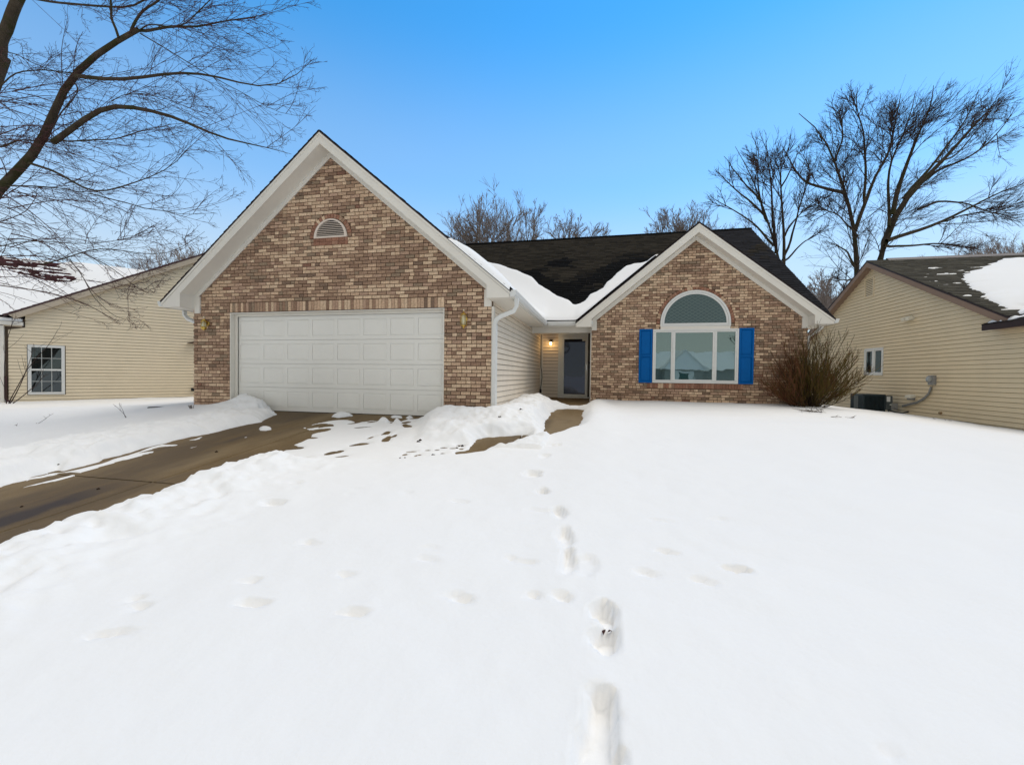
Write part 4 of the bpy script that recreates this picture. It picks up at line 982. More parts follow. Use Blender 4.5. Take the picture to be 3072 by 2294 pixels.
# snow on its roof
s3 = .33906
ol = [(1805,40),(1700,42),(1600,50),(1560,75),(1490,110),(1410,140),(1345,160),(1330,172),(1275,190),(1290,215),(1270,250),(1300,285),(1330,310),(1395,340),(1440,385),(1500,430),(1560,455),(1640,490),(1700,520),(1805,500),(2400,450),(2400,30)]
nr = (0, -rs, 1)
SP = np.array([at_plane(2460+a*s3, 760+b*s3, nr, (0, ry, zr_))[:2] for a, b in ol])
ax_, ay_ = np.arange(RXW-.2, RXW+9, .06), np.arange(yE, ry+.1, .06); AXX, AYY = np.meshgrid(ax_, ay_)
dd = -sdist(SP, AXX, AYY)+(fbm(AXX*.4, AYY*3, .25, 33)-.5)*.28
# small leftovers near the edge
sp_ = fbm(AXX*.35, AYY*1.7, .16, 35)
dd = np.maximum(dd, np.where((dd > -.9) & (AYY < ry-1.2), (sp_-.70)*.5, -1))
th_ = np.where(dd > 0, .02+.13*(1-np.exp(-dd/.35)), -.03)
AZZ = zr_+rs*(AYY-ry)+th_
ii = np.arange(AXX.size).reshape(AXX.shape); k = dd > -.04; okq = k[:-1, :-1] | k[:-1, 1:] | k[1:, 1:] | k[1:, :-1]
Q = np.stack([ii[:-1, :-1], ii[:-1, 1:], ii[1:, 1:], ii[1:, :-1]], -1)[okq]; used, inv = np.unique(Q, return_inverse=True)
o = fast_mesh('roof_snow', np.stack([AXX, AYY, AZZ], -1).reshape(-1, 3)[used], inv.reshape(-1, 4), SNOW)
tag(o, 'white snow patch on the green-brown roof of the right house', 'snow')
bxx, byy = np.arange(wxE, RXW+2.4, .04), np.arange(-2.9, wy1, .05); BX, BY = np.meshgrid(bxx, byy)
d3 = fbm(BX*2.6, BY*.5, .30, 37)-.46+.25*smooth(.5, 2, BX-wxE); d3 = np.minimum(d3, (wy1-.03-BY)*2)
BZ = wz+wr*(BX-wxE)+np.where(d3 > 0, .018+.06*(1-np.exp(-d3/.1)), -.01)
ii = np.arange(BX.size).reshape(BX.shape); Q = np.stack([ii[:-1, :-1], ii[:-1, 1:], ii[1:, 1:], ii[1:, :-1]], -1).reshape(-1, 4)
o = fast_mesh('roof_snow', np.stack([BX, BY, BZ], -1).reshape(-1, 3), Q, SNOW)
tag(o, 'striped thin snow on the low dark eave at the right edge', 'snow')
# fixtures on the right house
def pr(px, py): return at_axis(px, py, 0, RXW)
fl = thing('flood_light', 'pair of small cream flood lights high on the tan gable wall', 'light', (RXW, 7.5, 2.70))
CREAM = mat('cream_plastic', (.74, .70, .58), .5, .3)
MB().box(-.05, -.012, -.16, .16, -.045, .05).build('base', CREAM, fl, bevel=.008)
for y in (-.10, .10):
    MB().obox((-.16, y-.075, -.055), (.11, 0, .05), (0, .15, 0), (-.03, 0, .09)).build('lamp_head', CREAM, fl, bevel=.01)
p = pr(2803, 1140); GREY = mat('grey_utility', (.27, .27, .26), .55, .4, noise=(20, .15, (1, 1, 1)))
em = thing('electric_meter', 'grey electric meter box on the tan siding with a cable below', 'meter', (RXW, p[1], p[2]))
MB().box(-.10, -.012, -.10, .10, -.14, .13).build('box', GREY, em, bevel=.01)
MB().cyl((-.10, 0, .02), (-1, 0, 0), .085, .06, 20).build('dial', mat('meter_glass', (.35, .36, .34), .2, .5), em, True)
cable = MB(); pts = [pr(*q) for q in ((2798,1160),(2792,1178),(2778,1193),(2755,1206),(2735,1211),(2712,1217))]
cable.tube([(RXW-.04, q[1], q[2]) for q in pts], .022, 8); cable.tube([(RXW-.06, q[1]-.03, q[2]-.03) for q in pts], .014, 8)
o = cable.build('power_cable', GREY, None, True); tag(o, 'grey cable curving down the tan wall from the meter', 'cable')
gq = pr(2700, 1218); gm_ = thing('gas_meter', 'grey gas meter with pipes against the tan wall beside the air conditioner', 'meter', (RXW-.22, gq[1], gq[2]-.05))
m = MB(); m.box(-.09, .09, -.13, .13, -.05, .14); m.cyl((0, .0, .14), (0, 0, 1), .02, .22, 10); m.cyl((0, -.2, .02), (0, 1, 0), .018, .4, 10); m.cyl((-.02, .12, -.25), (0, 0, 1), .016, .3, 10)
m.build('body', GREY, gm_, bevel=.012)
MB().cyl((-.1, -.08, .08), (0, 0, 1), .05, .03, 14).build('regulator', WHITE, gm_)
dq = pr(2741, 1190); dv = thing('dryer_vent', 'cream dryer vent hood low on the tan wall above the gas meter', 'vent', (RXW, dq[1], dq[2]))
MB().obox((-.012, -.13, -.02), (-.15, 0, -.03), (0, .26, 0), (-.0, 0, .09)).build('hood', CREAM, dv, bevel=.02)
MB().box(-.12, -.015, -.09, .09, -.10, -.03).build('flap', GREY, dv)
tp = MB(); q = pr(2826, 1239); tp.cyl((RXW-.07, q[1], q[2]), (1, 0, 0), .035, .06, 12); o = tp.build('hose_tap', mat('old_brass', (.3, .2, .1), .5, .4), None); tag(o, 'small brown hose tap near the foot of the tan wall', 'tap')
# air conditioner
acx, acy, acz = 10.62, 8.15, -.36
AC = thing('air_conditioner', 'dark teal air conditioner unit standing in snow by the tan wall', 'air conditioner', (acx, acy, acz))
ACM = mat('ac_dark_teal', (.018, .034, .042), .45, .4, noise=(6, .15, (1, 1, 1)))
ACP = mat('ac_grey_panel', (.07, .085, .085), .5, .35)
w, dpt, h = .62, .72, .70
m = MB(); m.box(-w/2+.02, w/2-.02, -dpt/2+.02, dpt/2-.02, .04, h-.05); m.build('core', mat('coil_black', (.008, .012, .014), .6, .3), AC)
m = MB()
for sx_ in (-1, 1):
    for sy_ in (-1, 1): m.box(sx_*w/2-.03*(sx_ > 0), sx_*w/2+.03*(sx_ < 0), sy_*dpt/2-.03*(sy_ > 0), sy_*dpt/2+.03*(sy_ < 0), 0, h)
m.box(-w/2, w/2, -dpt/2, dpt/2, h-.05, h); m.box(-w/2, w/2, -dpt/2, dpt/2, 0, .05); m.build('cabinet', ACM, AC, bevel=.006)
m = MB()
for k in range(22): 
    y = -dpt/2+.04+k*(dpt-.08)/21
    if not (.30 < (k/21) < .62): m.box(-w/2-.006, -w/2+.014, y-.006, y+.006, .05, h-.05)
for k in range(16):
    x = -w/2+.04+k*(w-.08)/15; m.box(x-.006, x+.006, -dpt/2-.006, -dpt/2+.014, .05, h-.05)
m.build('louvre', ACM, AC)
MB().box(-w/2-.009, -w/2+.01, -.10, .14, .05, h-.05).build('side_panel', ACP, AC)
MB().box(w/2+.0, w/2+.16, -dpt/2-.02, -dpt/2+.16, .22, h-.03).build('control_box', ACP, AC, bevel=.008)
MB().box(w/2+.015, w/2+.11, -dpt/2-.026, -dpt/2-.018, h-.22, h-.06).build('sticker', WHITE, AC)
MB().tube([(w/2, -dpt/2+.05, .25), (w/2+.2, -dpt/2-.1, .16), (w/2+.35, -.55, .14), (w/2+.4, -.72, .2)], .02, 8).build('pipe', BLACK, AC, True)

# ------------------------------------------------------------------ neighbour on the left
LP0 = np.array([-16.034, 3.189, 0]); LD = np.array([.62944, .77705, 0]); LN = np.array([.77705, -.62944, 0])
L = thing('neighbour_house', 'beige sided house on the left behind bare branches, its roof snow covered', 'house', (0, 0, 0))
def lp(s, n_, z): return LP0+LD*s+LN*n_+np.array((0, 0, z))
def lbox(m, s0, s1, n0, n1, z0, z1): return m.obox(lp(s0, n0, z0), LD*(s1-s0), LN*(n1-n0), (0, 0, z1-z0))
ls = .567; s_e, z_e = -1.35, 2.571                  # rake tip
ridge_s = 6.6; ridge_z = z_e+ls*(ridge_s-s_e)
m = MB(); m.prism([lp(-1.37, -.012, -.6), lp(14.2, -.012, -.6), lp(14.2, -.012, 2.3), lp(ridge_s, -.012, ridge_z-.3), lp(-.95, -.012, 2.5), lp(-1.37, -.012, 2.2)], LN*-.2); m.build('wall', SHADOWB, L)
def spL(z):
    if z < 2.2: return (-1.30, 7.0)
    return (max(-.93, s_e+(z+.10-z_e)/ls), 7.0)
siding(LP0[:2], LD[:2], LN[:2], -.30, 5.6, spL, SIDE_L, L, ex=.114, holes=((-.90, -.01, -.02, 1.66),))
lbox(MB(), -1.3, 9, -.01, .012, -.50, -.30).build('foundation_strip', DARKTRIM, L)
ov = .28
def lroof(s): return z_e+ls*(s-s_e)
MB().prism([lp(s_e, ov, z_e), lp(ridge_s, ov, ridge_z), lp(ridge_s, -12, ridge_z), lp(s_e, -12, z_e)], (0, 0, -.05)).build('roof_deck', DARKTRIM, L)
MB().prism([lp(s_e+.1, ov-.01, lroof(s_e+.1)-.05), lp(ridge_s, ov-.01, ridge_z-.05), lp(ridge_s, ov-.01, ridge_z-.25), lp(s_e+.25, ov-.01, lroof(s_e+.25)-.25)], LN*-.025).build('rake_board', TANTRIM, L)
MB().prism([lp(s_e, ov+.004, z_e+.004), lp(ridge_s, ov+.004, ridge_z+.004), lp(ridge_s, ov+.004, ridge_z-.055), lp(s_e, ov+.004, z_e-.055)], LN*-.014).build('drip_edge', mat('maroon_metal', (.07, .035, .035), .5, .3), L)
MB().prism([lp(s_e+.2, ov-.03, lroof(s_e+.2)-.22), lp(ridge_s, ov-.03, ridge_z-.22), lp(ridge_s, 0, ridge_z-.22), lp(s_e+.2, 0, lroof(s_e+.2)-.22)], (0, 0, .01)).build('soffit', TANTRIM, L)
ll = math.hypot(1, ls); vv = (LD+np.array((0, 0, ls)))/ll
def tint_l(u, v, r): k = r.uniform(.6, 1.5); return (.050*k, .022*k, .024*k)
shingle_field(lp(s_e, -12, z_e+.002), LN, vv, 12+ov, (ridge_s-s_e)*ll, SHING_L, L, tint_l, tw=.33, single=0)
MB().prism([lp(ridge_s, ov, ridge_z), lp(14.6, ov, 2.1), lp(14.6, -12, 2.1), lp(ridge_s, -12, ridge_z)], (0, 0, -.05)).build('roof_deck', DARKTRIM, L)
# low front eave, gutter and corner post
m = MB(); lbox(m, -2.6, -.96, .02, .14, 2.26, 2.38); m.build('gutter', TRIM, L, bevel=.01)
m = MB(); lbox(m, -1.52, -1.38, -.02, .08, -.5, 2.26); m.build('corner_post', TRIM, L, bevel=.01)
m = MB(); lbox(m, -2.6, -1.0, -.4, .02, 2.22, 2.26); m.build('soffit', TANTRIM, L)
m = MB(); m.tube([lp(-1.36, .06, .6), lp(-1.36, .06, -.1), lp(-1.30, .10, -.22), lp(-1.15, .16, -.26)], .035, 6); m.build('downspout', mat('maroon_pipe', (.05, .02, .022), .5, .3), L)
# window with grilles
wo_ = MB(); s0, s1, z0, z1 = -.88, -.03, -.01, 1.65
for a, b, c, d in ((s0, s1, z0, z0+.08), (s0, s1, z1-.08, z1), (s0, s0+.08, z0+.08, z1-.08), (s1-.08, s1, z0+.08, z1-.08), (s0+.08, s1-.08, .79, .85)): lbox(wo_, a, b, 0, .035, c, d)
lw = wo_.build('window', WHITE, L, bevel=.003)
for c, d in ((z0+.08, .79), (.85, z1-.08)):
    for i in range(3):
        a = s0+.08+(s1-s0-.16)*i/3; b = s0+.08+(s1-s0-.16)*(i+1)/3
        for j in range(2):
            e_, f_ = c+(d-c)*j/2, c+(d-c)*(j+1)/2
            m = MB(); lbox(m, a+.006, b-.006, .004, .010, e_+.006, f_-.006); m.build('pane', GLASSN, lw)
    mu = MB()
    for i in (1, 2): a = s0+.08+(s1-s0-.16)*i/3; lbox(mu, a-.009, a+.009, .005, .018, c, d)
    lbox(mu, s0+.08, s1-.08, .005, .0175, (c+d)/2-.009, (c+d)/2+.009); mu.build('grille', mat('grille_grey', (.45, .46, .44), .5, .3), lw)
m = MB(); lbox(m, s0+.08, s1-.08, -.006, .003, z0+.08, z1-.08); m.build('dark_backing', BLACK, lw)
# taller wing behind, its roof slope facing the yard, snow with a wind-bared patch
NR = 4.0; zr2 = float(at_plane(0, 769, LN, LP0-LN*NR)[2]); zk = 2.36; kk = (zr2-zk)/NR; kl = math.hypot(1, kk)
def wz_(n_): return zk-kk*n_
s_l, s_r = -14.0, 4.5
s_rt = (zr2-z_e)/ls+s_e-.1
MB().prism([lp(s_l, .1, wz_(.1)), lp(-1.4, .1, wz_(.1)), lp(s_rt, -NR, zr2), lp(s_l, -NR, zr2)], (0, 0, -.05)).build('roof_deck', DARKTRIM, L)
MB().prism([lp(s_l, -NR, zr2), lp(s_rt, -NR, zr2), lp(s_rt, -2*NR, zk), lp(s_l, -2*NR, zk)], (0, 0, -.05)).build('roof_deck', DARKTRIM, L)
MB().prism([lp(-1.5, -.3, -.5), lp(s_l, -.3, -.5), lp(s_l, -.3, 2.3), lp(-1.5, -.3, 2.3)], LN*-7).build('wing_wall', SIDE_L, L)
shingle_field(lp(s_l, .1, wz_(.1)+.004), LD, (-LN+np.array((0, 0, kk)))/kl, s_r-s_l, (NR+.1)*kl, SHING_L, L, tint_l, tw=.33, keep=lambda c: c[2] > z_e+ls*(((c-LP0)@LD)-s_e)-.02)
nW = LN*kk+np.array((0, 0, 1.0))
P0W = lp(0, -NR, zr2)
def l_uv(px, py):
    P = at_plane(px, py, nW, P0W); q = P-LP0; return (q@LD, q@LN)
s4 = 300/1770
bare = [(-400,240),(0,288),(200,312),(400,338),(600,352),(800,372),(960,382),(1110,440),(1000,470),(1160,520),(1240,590),(1290,640),(1350,700),(1330,740),(1180,772),(1000,765),(850,745),(740,725),(650,690),(520,650),(380,625),(250,585),(100,515),(0,490),(-400,400)]
BP = np.array([l_uv(a*s4, 720+b*s4) for a, b in bare])
u_ = np.arange(-6, s_r, .05); n_ = np.arange(-NR, .1, .05); UU, NN = np.meshgrid(u_, n_)
db = sdist(BP, UU, NN)+(fbm(UU*.8, NN*3, .25, 45)-.5)*.22
strk = fbm(UU*.5, NN*3.0, .20, 47)
db = np.where(db < 0, np.where(strk > .62, .01, db), db)
thl = np.where(db > 0, .02+.13*(1-np.exp(-db/.15)), -.03)
thl = np.where(wz_(NN)+.1 < z_e+ls*(UU-s_e), -.2, thl)
PZ = (LP0[None, None]+UU[..., None]*LD+NN[..., None]*LN); PZ[..., 2] = wz_(NN)+.012+thl
ii = np.arange(UU.size).reshape(UU.shape); k = thl > -.1; okq = k[:-1, :-1] & k[:-1, 1:] & k[1:, 1:] & k[1:, :-1]
Q = np.stack([ii[:-1, :-1], ii[:-1, 1:], ii[1:, 1:], ii[1:, :-1]], -1)[okq][:, ::-1]; used, inv = np.unique(Q, return_inverse=True)
o = fast_mesh('roof_snow', PZ.reshape(-1, 3)[used], inv.reshape(-1, 4), SNOW); tag(o, 'thick snow covering the roof of the left house around a bare dark patch', 'snow')
m = MB(); lbox(m, -2.6, -.99, -.5, .12, 2.385, 2.50); o = m.build('roof_snow', SNOW, None, bevel=.04); tag(o, 'small strip of snow on the low gutter at the left edge', 'snow')
# bits seen past the garage corner
o = MB().obox(lp(3.42, .0, .05), LD*.12, LN*.10, (0, 0, .12)).build('outlet_box', BLACK, None); tag(o, 'small black box on the beige wall near the brick corner', 'box')
m = MB(); m.prism([lp(3.30, .02, 1.93), lp(3.75, .02, 1.93), lp(3.75, .02, 2.03), lp(3.5, .02, 2.01)], LN*.2); o = m.build('vent_hood', mat('weathered_wood', (.10, .07, .05), .8, .1), None); tag(o, 'brown weathered hood jutting from the beige wall past the brick corner', 'vent')

# ------------------------------------------------------------------ trees
nr_ = np.random.RandomState(7)
def level(P, D, Ln, K, wob, trop, seed=0):
    """grow N curves vectorised -> (N,K,3)"""
    r = np.random.RandomState(seed); N = len(P); out = np.zeros((N, K, 3)); out[:, 0] = P
    D = D/np.linalg.norm(D, axis=1, keepdims=True); st = (Ln/(K-1))[:, None]; drift = r.normal(0, 1, (N, 3))
    for k in range(1, K):
        drift = drift*.6+r.normal(0, 1, (N, 3))*.8
        D = D+drift*wob+np.array(trop)[None]; D /= np.linalg.norm(D, axis=1, keepdims=True)
        out[:, k] = out[:, k-1]+D*st
    return out
def kids(C, R0, n, t0, t1, ang, lr, Ln, seed, taper=.75, bias=(0, 0, 0)):
    """spawn n children per curve. returns P,D,L,R"""
    r = np.random.RandomState(seed); N, K, _ = C.shape
    i = np.repeat(np.arange(N), n); t = t0+(t1-t0)*r.rand(N*n)**.9; f = t*(K-1); a = np.minimum(f.astype(int), K-2); w = (f-a)[:, None]
    P = C[i, a]*(1-w)+C[i, a+1]*w; T = C[i, a+1]-C[i, a]; T /= np.linalg.norm(T, axis=1, keepdims=True)+1e-9
    q = np.cross(T, r.normal(0, 1, T.shape)); q /= np.linalg.norm(q, axis=1, keepdims=True)+1e-9
    an = (ang*(1+.35*r.normal(0, 1, len(i))))[:, None]
    D = T*np.cos(an)+q*np.sin(an)+np.array(bias)[None]
    L_ = Ln[i]*lr*(.55+.75*r.rand(len(i)))*(1-.55*t)
    return P, D, L_, R0[i]*(1-t*taper)*.62
def tubes_np(C, R0, sides, tip=.3):
    N, K, _ = C.shape; T = np.gradient(C, axis=1); T /= np.linalg.norm(T, axis=2, keepdims=True)+1e-9
    up = np.array((.31, .22, .92)); q = np.cross(T, up); q /= np.linalg.norm(q, axis=2, keepdims=True)+1e-9; w = np.cross(q, T)
    rad = R0[:, None]*np.linspace(1, tip, K)[None]
    a = np.linspace(0, 2*math.pi, sides, endpoint=False)
    V = C[:, :, None]+rad[:, :, None, None]*(q[:, :, None]*np.cos(a)[None, None, :, None]+w[:, :, None]*np.sin(a)[None, None, :, None])
    base = np.arange(N)[:, None, None]*K*sides; k = np.arange(K-1)[None, :, None]*sides; s = np.arange(sides)[None, None]; s2_ = (s+1) % sides
    Q = np.stack([base+k+s, base+k+s2_, base+k+sides+s2_, base+k+sides+s], -1).reshape(-1, 4)
    return V.reshape(-1, 3), Q
def join(parts):
    Vs, Qs, o_ = [], [], 0
    for V, Q in parts: Vs.append(V); Qs.append(Q+o_); o_ += len(V)
    return np.concatenate(Vs), np.concatenate(Qs)
def spline(pts, K):
    pts = np.array(pts, float); n = len(pts); d = np.r_[0, np.cumsum(np.linalg.norm(np.diff(pts[:, :3], axis=0), axis=1))]
    t = np.linspace(0, d[-1], K); out = np.stack([np.interp(t, d, pts[:, c]) for c in range(pts.shape[1])], -1)
    for _ in range(2): out[1:-1] = (out[:-2]+2*out[1:-1]+out[2:])/4
    return out

def spawn(C, n, Lc, seed, ang=.55, t0=.12, bias=(0, 0, 0), keep=None):
    """n twigs per curve of about length Lc (array or number)"""
    N = len(C); Lc = np.broadcast_to(Lc, (N,)); P, D, L_, _ = kids(C, np.ones(N), n, t0, 1.0, ang, 1.3, Lc*1.0, seed, bias=bias); r = np.random.RandomState(seed+900)
    if keep is not None: k = r.rand(N*n) < np.repeat(keep, n); P, D, L_ = P[k], D[k], L_[k]
    return P, D, np.maximum(L_, .12)
def crown(C, L1, ns, seed, trop=.05, lean=(0, 0), rad=(.02, .012, .008), bias=(0, 0, .15), keep=None):
    tr = lambda f: (lean[0]*f, lean[1]*f, trop)
    P, D, L_ = spawn(C, ns[0], L1, seed, .55, .15, bias, keep); A = level(P, D, L_, 8, .07, tr(.10), seed+1)
    P, D, L2 = spawn(A, ns[1], L_*.55, seed+2, .55, .08, bias); B = level(P, D, L2, 6, .08, tr(.10), seed+3)
    P, D, L3 = spawn(B, ns[2], L2*.55, seed+4, .5, .05, bias); G = level(P, D, L3, 4, .09, tr(.10), seed+5)
    return [tubes_np(A, np.full(len(A), rad[0]), 4, .35), tubes_np(B, np.full(len(B), rad[1]), 3, .45), tubes_np(G, np.full(len(G), rad[2]), 3, .6)]
def far_tree(base, H, spread, label, seed, mtl, tr=.28, limbs=9, lean=(0, 0), bark=BARK, trunks=1, low=.38, ns=(7, 5, 4), group=None, twr=.010, up=.06, name='bare_tree', cat='tree'):
    t = thing(name, label, cat, (base[0], base[1], base[2]), 0, group)
    r = np.random.RandomState(seed)
    P = np.zeros((trunks, 3)); P[:, 0] = r.uniform(-.3, .3, trunks)*(trunks > 1)
    D = np.stack([r.uniform(-.10, .10, trunks)+(np.linspace(-.26, .26, trunks) if trunks > 1 else 0)+lean[0]*.2, r.uniform(-.1, .1, trunks)+lean[1]*.2, np.ones(trunks)], -1)
    C0 = level(P, D, np.full(trunks, H*.72), 12, .03, (lean[0]*.03, lean[1]*.03, .03), seed)
    n = limbs*3//trunks+2; P1, D1_, _, _ = kids(C0, np.full(trunks, tr), n, low, .98, .72, 1, np.ones(trunks), seed+1)
    room = np.clip(H*.80-P1[:, 2], .3, None); L1 = np.minimum(spread*1.2*(.7+.6*r.rand(len(P1))), room*1.15+.5)
    C1 = level(P1, D1_, L1, 9, .05, (lean[0]*.04, lean[1]*.04, up), seed+2)
    fast_mesh('trunk', *tubes_np(C0, np.full(trunks, tr), 8, .15), bark, t)
    V, Q = join([tubes_np(C1, np.full(len(C1), tr*.30), 5, .2)]+crown(C1, L1*.40, ns, seed+3, up*.8, lean, (twr*1.9, twr*1.2, twr)))
    fast_mesh('crown', V, Q, mtl, t); return t
def px_base(px, dist): 
    P = at_depth(px, 1128, dist); return (P[0], P[1], -.3)
def px_h(py, dist): return (1128-py)/FPX*dist+CAM[2]+.3
G1 = 'bare trees standing behind the brick house'
for px, ty, D_m, sp_, lab, sd_, tr, kw in (
    (1528, 545, 34, 5.5, 'tall twin-trunked bare tree behind the dark roof, tallest of its left cluster', 11, .22, dict(trunks=3, limbs=12)),
    (1385, 650, 38, 3.6, 'low brushy bare tree just right of the garage roof slope', 12, .12, dict(limbs=9)),
    (1445, 610, 34, 3.6, 'slender forked bare tree leaning left beside the tall twin-trunked one', 13, .13, dict(lean=(-.5, 0), limbs=8)),
    (1662, 575, 36, 3.6, 'narrow bare tree with a rusty leaf clump near its middle', 14, .14, dict(limbs=9)),
    (1712, 640, 38, 3.0, 'short rusty-twigged bare tree between two slender ones', 15, .11, dict(limbs=9)),
    (1768, 612, 36, 2.9, 'small fan-shaped bare tree at the right end of the left cluster', 16, .11, dict(limbs=9)),
    (1870, 688, 46, 2.5, 'tiny pale treetop peeking over the ridge, alone in the gap', 17, .08, dict(limbs=8)),
    (1915, 680, 46, 2.5, 'tiny pale treetop over the ridge next to the sparse long-branched tree', 29, .08, dict(limbs=8)),
    (1985, 570, 34, 3.4, 'sparse long-branched bare tree left of the small brick gable peak', 18, .14, dict(limbs=8)),
    (2035, 555, 36, 3.8, 'dense upright bare tree directly left of the small brick gable peak', 19, .14, dict(limbs=11)),
    (2120, 600, 36, 3.8, 'bushy bare tree just right of the small brick gable peak', 20, .12, dict(limbs=10))):
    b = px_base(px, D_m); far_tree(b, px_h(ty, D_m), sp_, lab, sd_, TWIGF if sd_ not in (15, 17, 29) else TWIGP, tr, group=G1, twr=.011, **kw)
lc = MB(); P = at_depth(1669, 656, 34.5); r_ = random.Random(3)
for k in range(60):
    q = P+np.array([r_.gauss(0, .13), r_.gauss(0, .1), r_.gauss(0, .17)]); d1 = np.array([r_.uniform(-1, 1) for _ in range(3)])*.07; d2 = np.array([r_.uniform(-1, 1) for _ in range(3)])*.07
    lc.poly([q, q+d1, q+d1+d2, q+d2])
o = lc.build('leaf_clump', mat('dead_leaves', (.20, .075, .035), .9, .1), None); tag(o, 'rusty brown clump of dead leaves caught in a bare treetop', 'leaves')
# fan-shaped tree between the gable and the big one
JTREE = True
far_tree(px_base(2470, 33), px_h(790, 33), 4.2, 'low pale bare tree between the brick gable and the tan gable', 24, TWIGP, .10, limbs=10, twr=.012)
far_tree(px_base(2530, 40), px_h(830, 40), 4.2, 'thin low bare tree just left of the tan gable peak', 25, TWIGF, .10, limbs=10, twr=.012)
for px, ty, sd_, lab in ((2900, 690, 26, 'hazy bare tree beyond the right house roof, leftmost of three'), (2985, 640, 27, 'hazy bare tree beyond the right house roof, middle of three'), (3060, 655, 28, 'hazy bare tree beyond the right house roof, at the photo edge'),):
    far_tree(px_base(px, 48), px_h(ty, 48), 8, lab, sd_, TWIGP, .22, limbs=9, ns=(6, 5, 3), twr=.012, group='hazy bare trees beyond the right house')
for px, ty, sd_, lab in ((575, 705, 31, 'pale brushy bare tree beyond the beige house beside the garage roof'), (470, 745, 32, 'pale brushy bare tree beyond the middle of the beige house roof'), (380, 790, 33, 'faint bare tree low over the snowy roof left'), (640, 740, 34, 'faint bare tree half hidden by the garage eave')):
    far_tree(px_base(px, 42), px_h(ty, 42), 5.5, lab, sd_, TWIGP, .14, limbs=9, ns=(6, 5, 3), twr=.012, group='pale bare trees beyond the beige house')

def traced_tree(name, label, limbs, depth_fn, scale, ox, oy, base, trunk_r, mtl, bark, twigs, seed, group=None):
    """limbs: list of (pts [(x,y)], width px at start, end, dz) in crop pixels"""
    t = thing(name, label, 'tree', base)
    b = np.array(base, float); main = []; Cs = []; Rs = []
    for li, (pts, w0, w1, dd0, dd1) in enumerate(limbs):
        n = len(pts); P = np.array([at_depth(ox+x*scale, oy+y*scale, depth_fn+dd0+(dd1-dd0)*k/(n-1)) for k, (x, y) in enumerate(pts)])-b
        C = spline(P, 14); wob = np.random.RandomState(seed+li).normal(0, 1, C.shape); 
        for _ in range(2): wob[1:-1] = (wob[:-2]+wob[1:-1]*2+wob[2:])/4
        wob[0] = 0; C = C+wob*.004*depth_fn*.6
        ca = 1/np.linalg.norm(ray(ox+pts[len(pts)//2][0]*scale, oy+pts[len(pts)//2][1]*scale))
        r0 = ca*w0*scale/2*(depth_fn+dd0)/FPX; r1 = ca*w1*scale/2*(depth_fn+dd1)/FPX
        Cs.append(C); Rs.append((r0, r1))
        m = tubes_np(C[None], np.array([r0]), 9, r1/r0); main.append(m)
    return t, Cs, Rs, main
def finish(t, main, parts, bark, mtl):
    V, Q = join(main); fast_mesh('trunk', V, Q, bark, t)
    V, Q = join(parts); fast_mesh('crown', V, Q, mtl, t)

# --- big wind-swept pair behind the right house
D0 = 25.0; sK = 972/1338
KL1 = [([(640,1300),(650,870),(648,700),(622,600),(590,500),(565,400),(535,310),(500,250),(450,205),(410,190)], 30, 3, 0, 0),
       ([(592,520),(560,515),(520,510),(470,490),(435,485),(400,430),(370,390),(340,330)], 15, 3, 0, -1.5),
       ([(640,680),(670,600),(700,520),(730,440),(760,400),(790,310),(800,220),(830,110)], 18, 3, 0, 1.5),
       ([(680,570),(690,450),(685,330),(665,240),(640,180),(650,90)], 13, 3, 0, -1),
       ([(560,390),(580,320),(590,250),(570,180),(520,150)], 10, 2, 0, 1),
       ([(648,830),(620,790),(590,740),(545,730)], 10, 3, 0, -1), ([(650,880),(610,880),(560,885),(520,880)], 8, 2, 0, -1.5),
       ([(650,700),(600,640),(560,600),(510,590),(470,600)], 8, 2, 0, -2)]
KL2 = [([(700,1300),(725,820),(760,690),(800,600),(860,520),(940,450),(1040,340),(1130,230),(1200,170),(1270,110)], 50, 3, 1, 3),
       ([(795,610),(810,520),(840,440),(880,330),(920,240),(955,150),(960,70)], 22, 3, 1, 0),
       ([(770,720),(830,690),(900,675),(1000,640),(1080,600),(1160,550),(1260,510),(1338,480)], 20, 4, 1, 2),
       ([(900,590),(960,555),(1040,555),(1120,565),(1200,605),(1300,600)], 12, 3, 1, 2.5),
       ([(840,545),(900,480),(960,400),(1040,300),(1120,180),(1150,100)], 16, 3, 1, -.5),
       ([(930,470),(1000,420),(1080,390),(1180,330),(1260,240),(1300,170)], 13, 3, 2, 3),
       ([(1000,640),(1060,620),(1140,600),(1240,600)], 8, 2, 1.5, 0), ([(760,740),(850,740),(950,730),(1050,735),(1140,750)], 12, 3, 1, 1),
       ([(960,400),(1040,380),(1120,300),(1200,200),(1230,110)], 9, 2, 1, 4),
       ([(780,660),(790,560),(770,480),(790,380),(850,280),(870,200),(890,100)], 14, 3, 1, 3)]
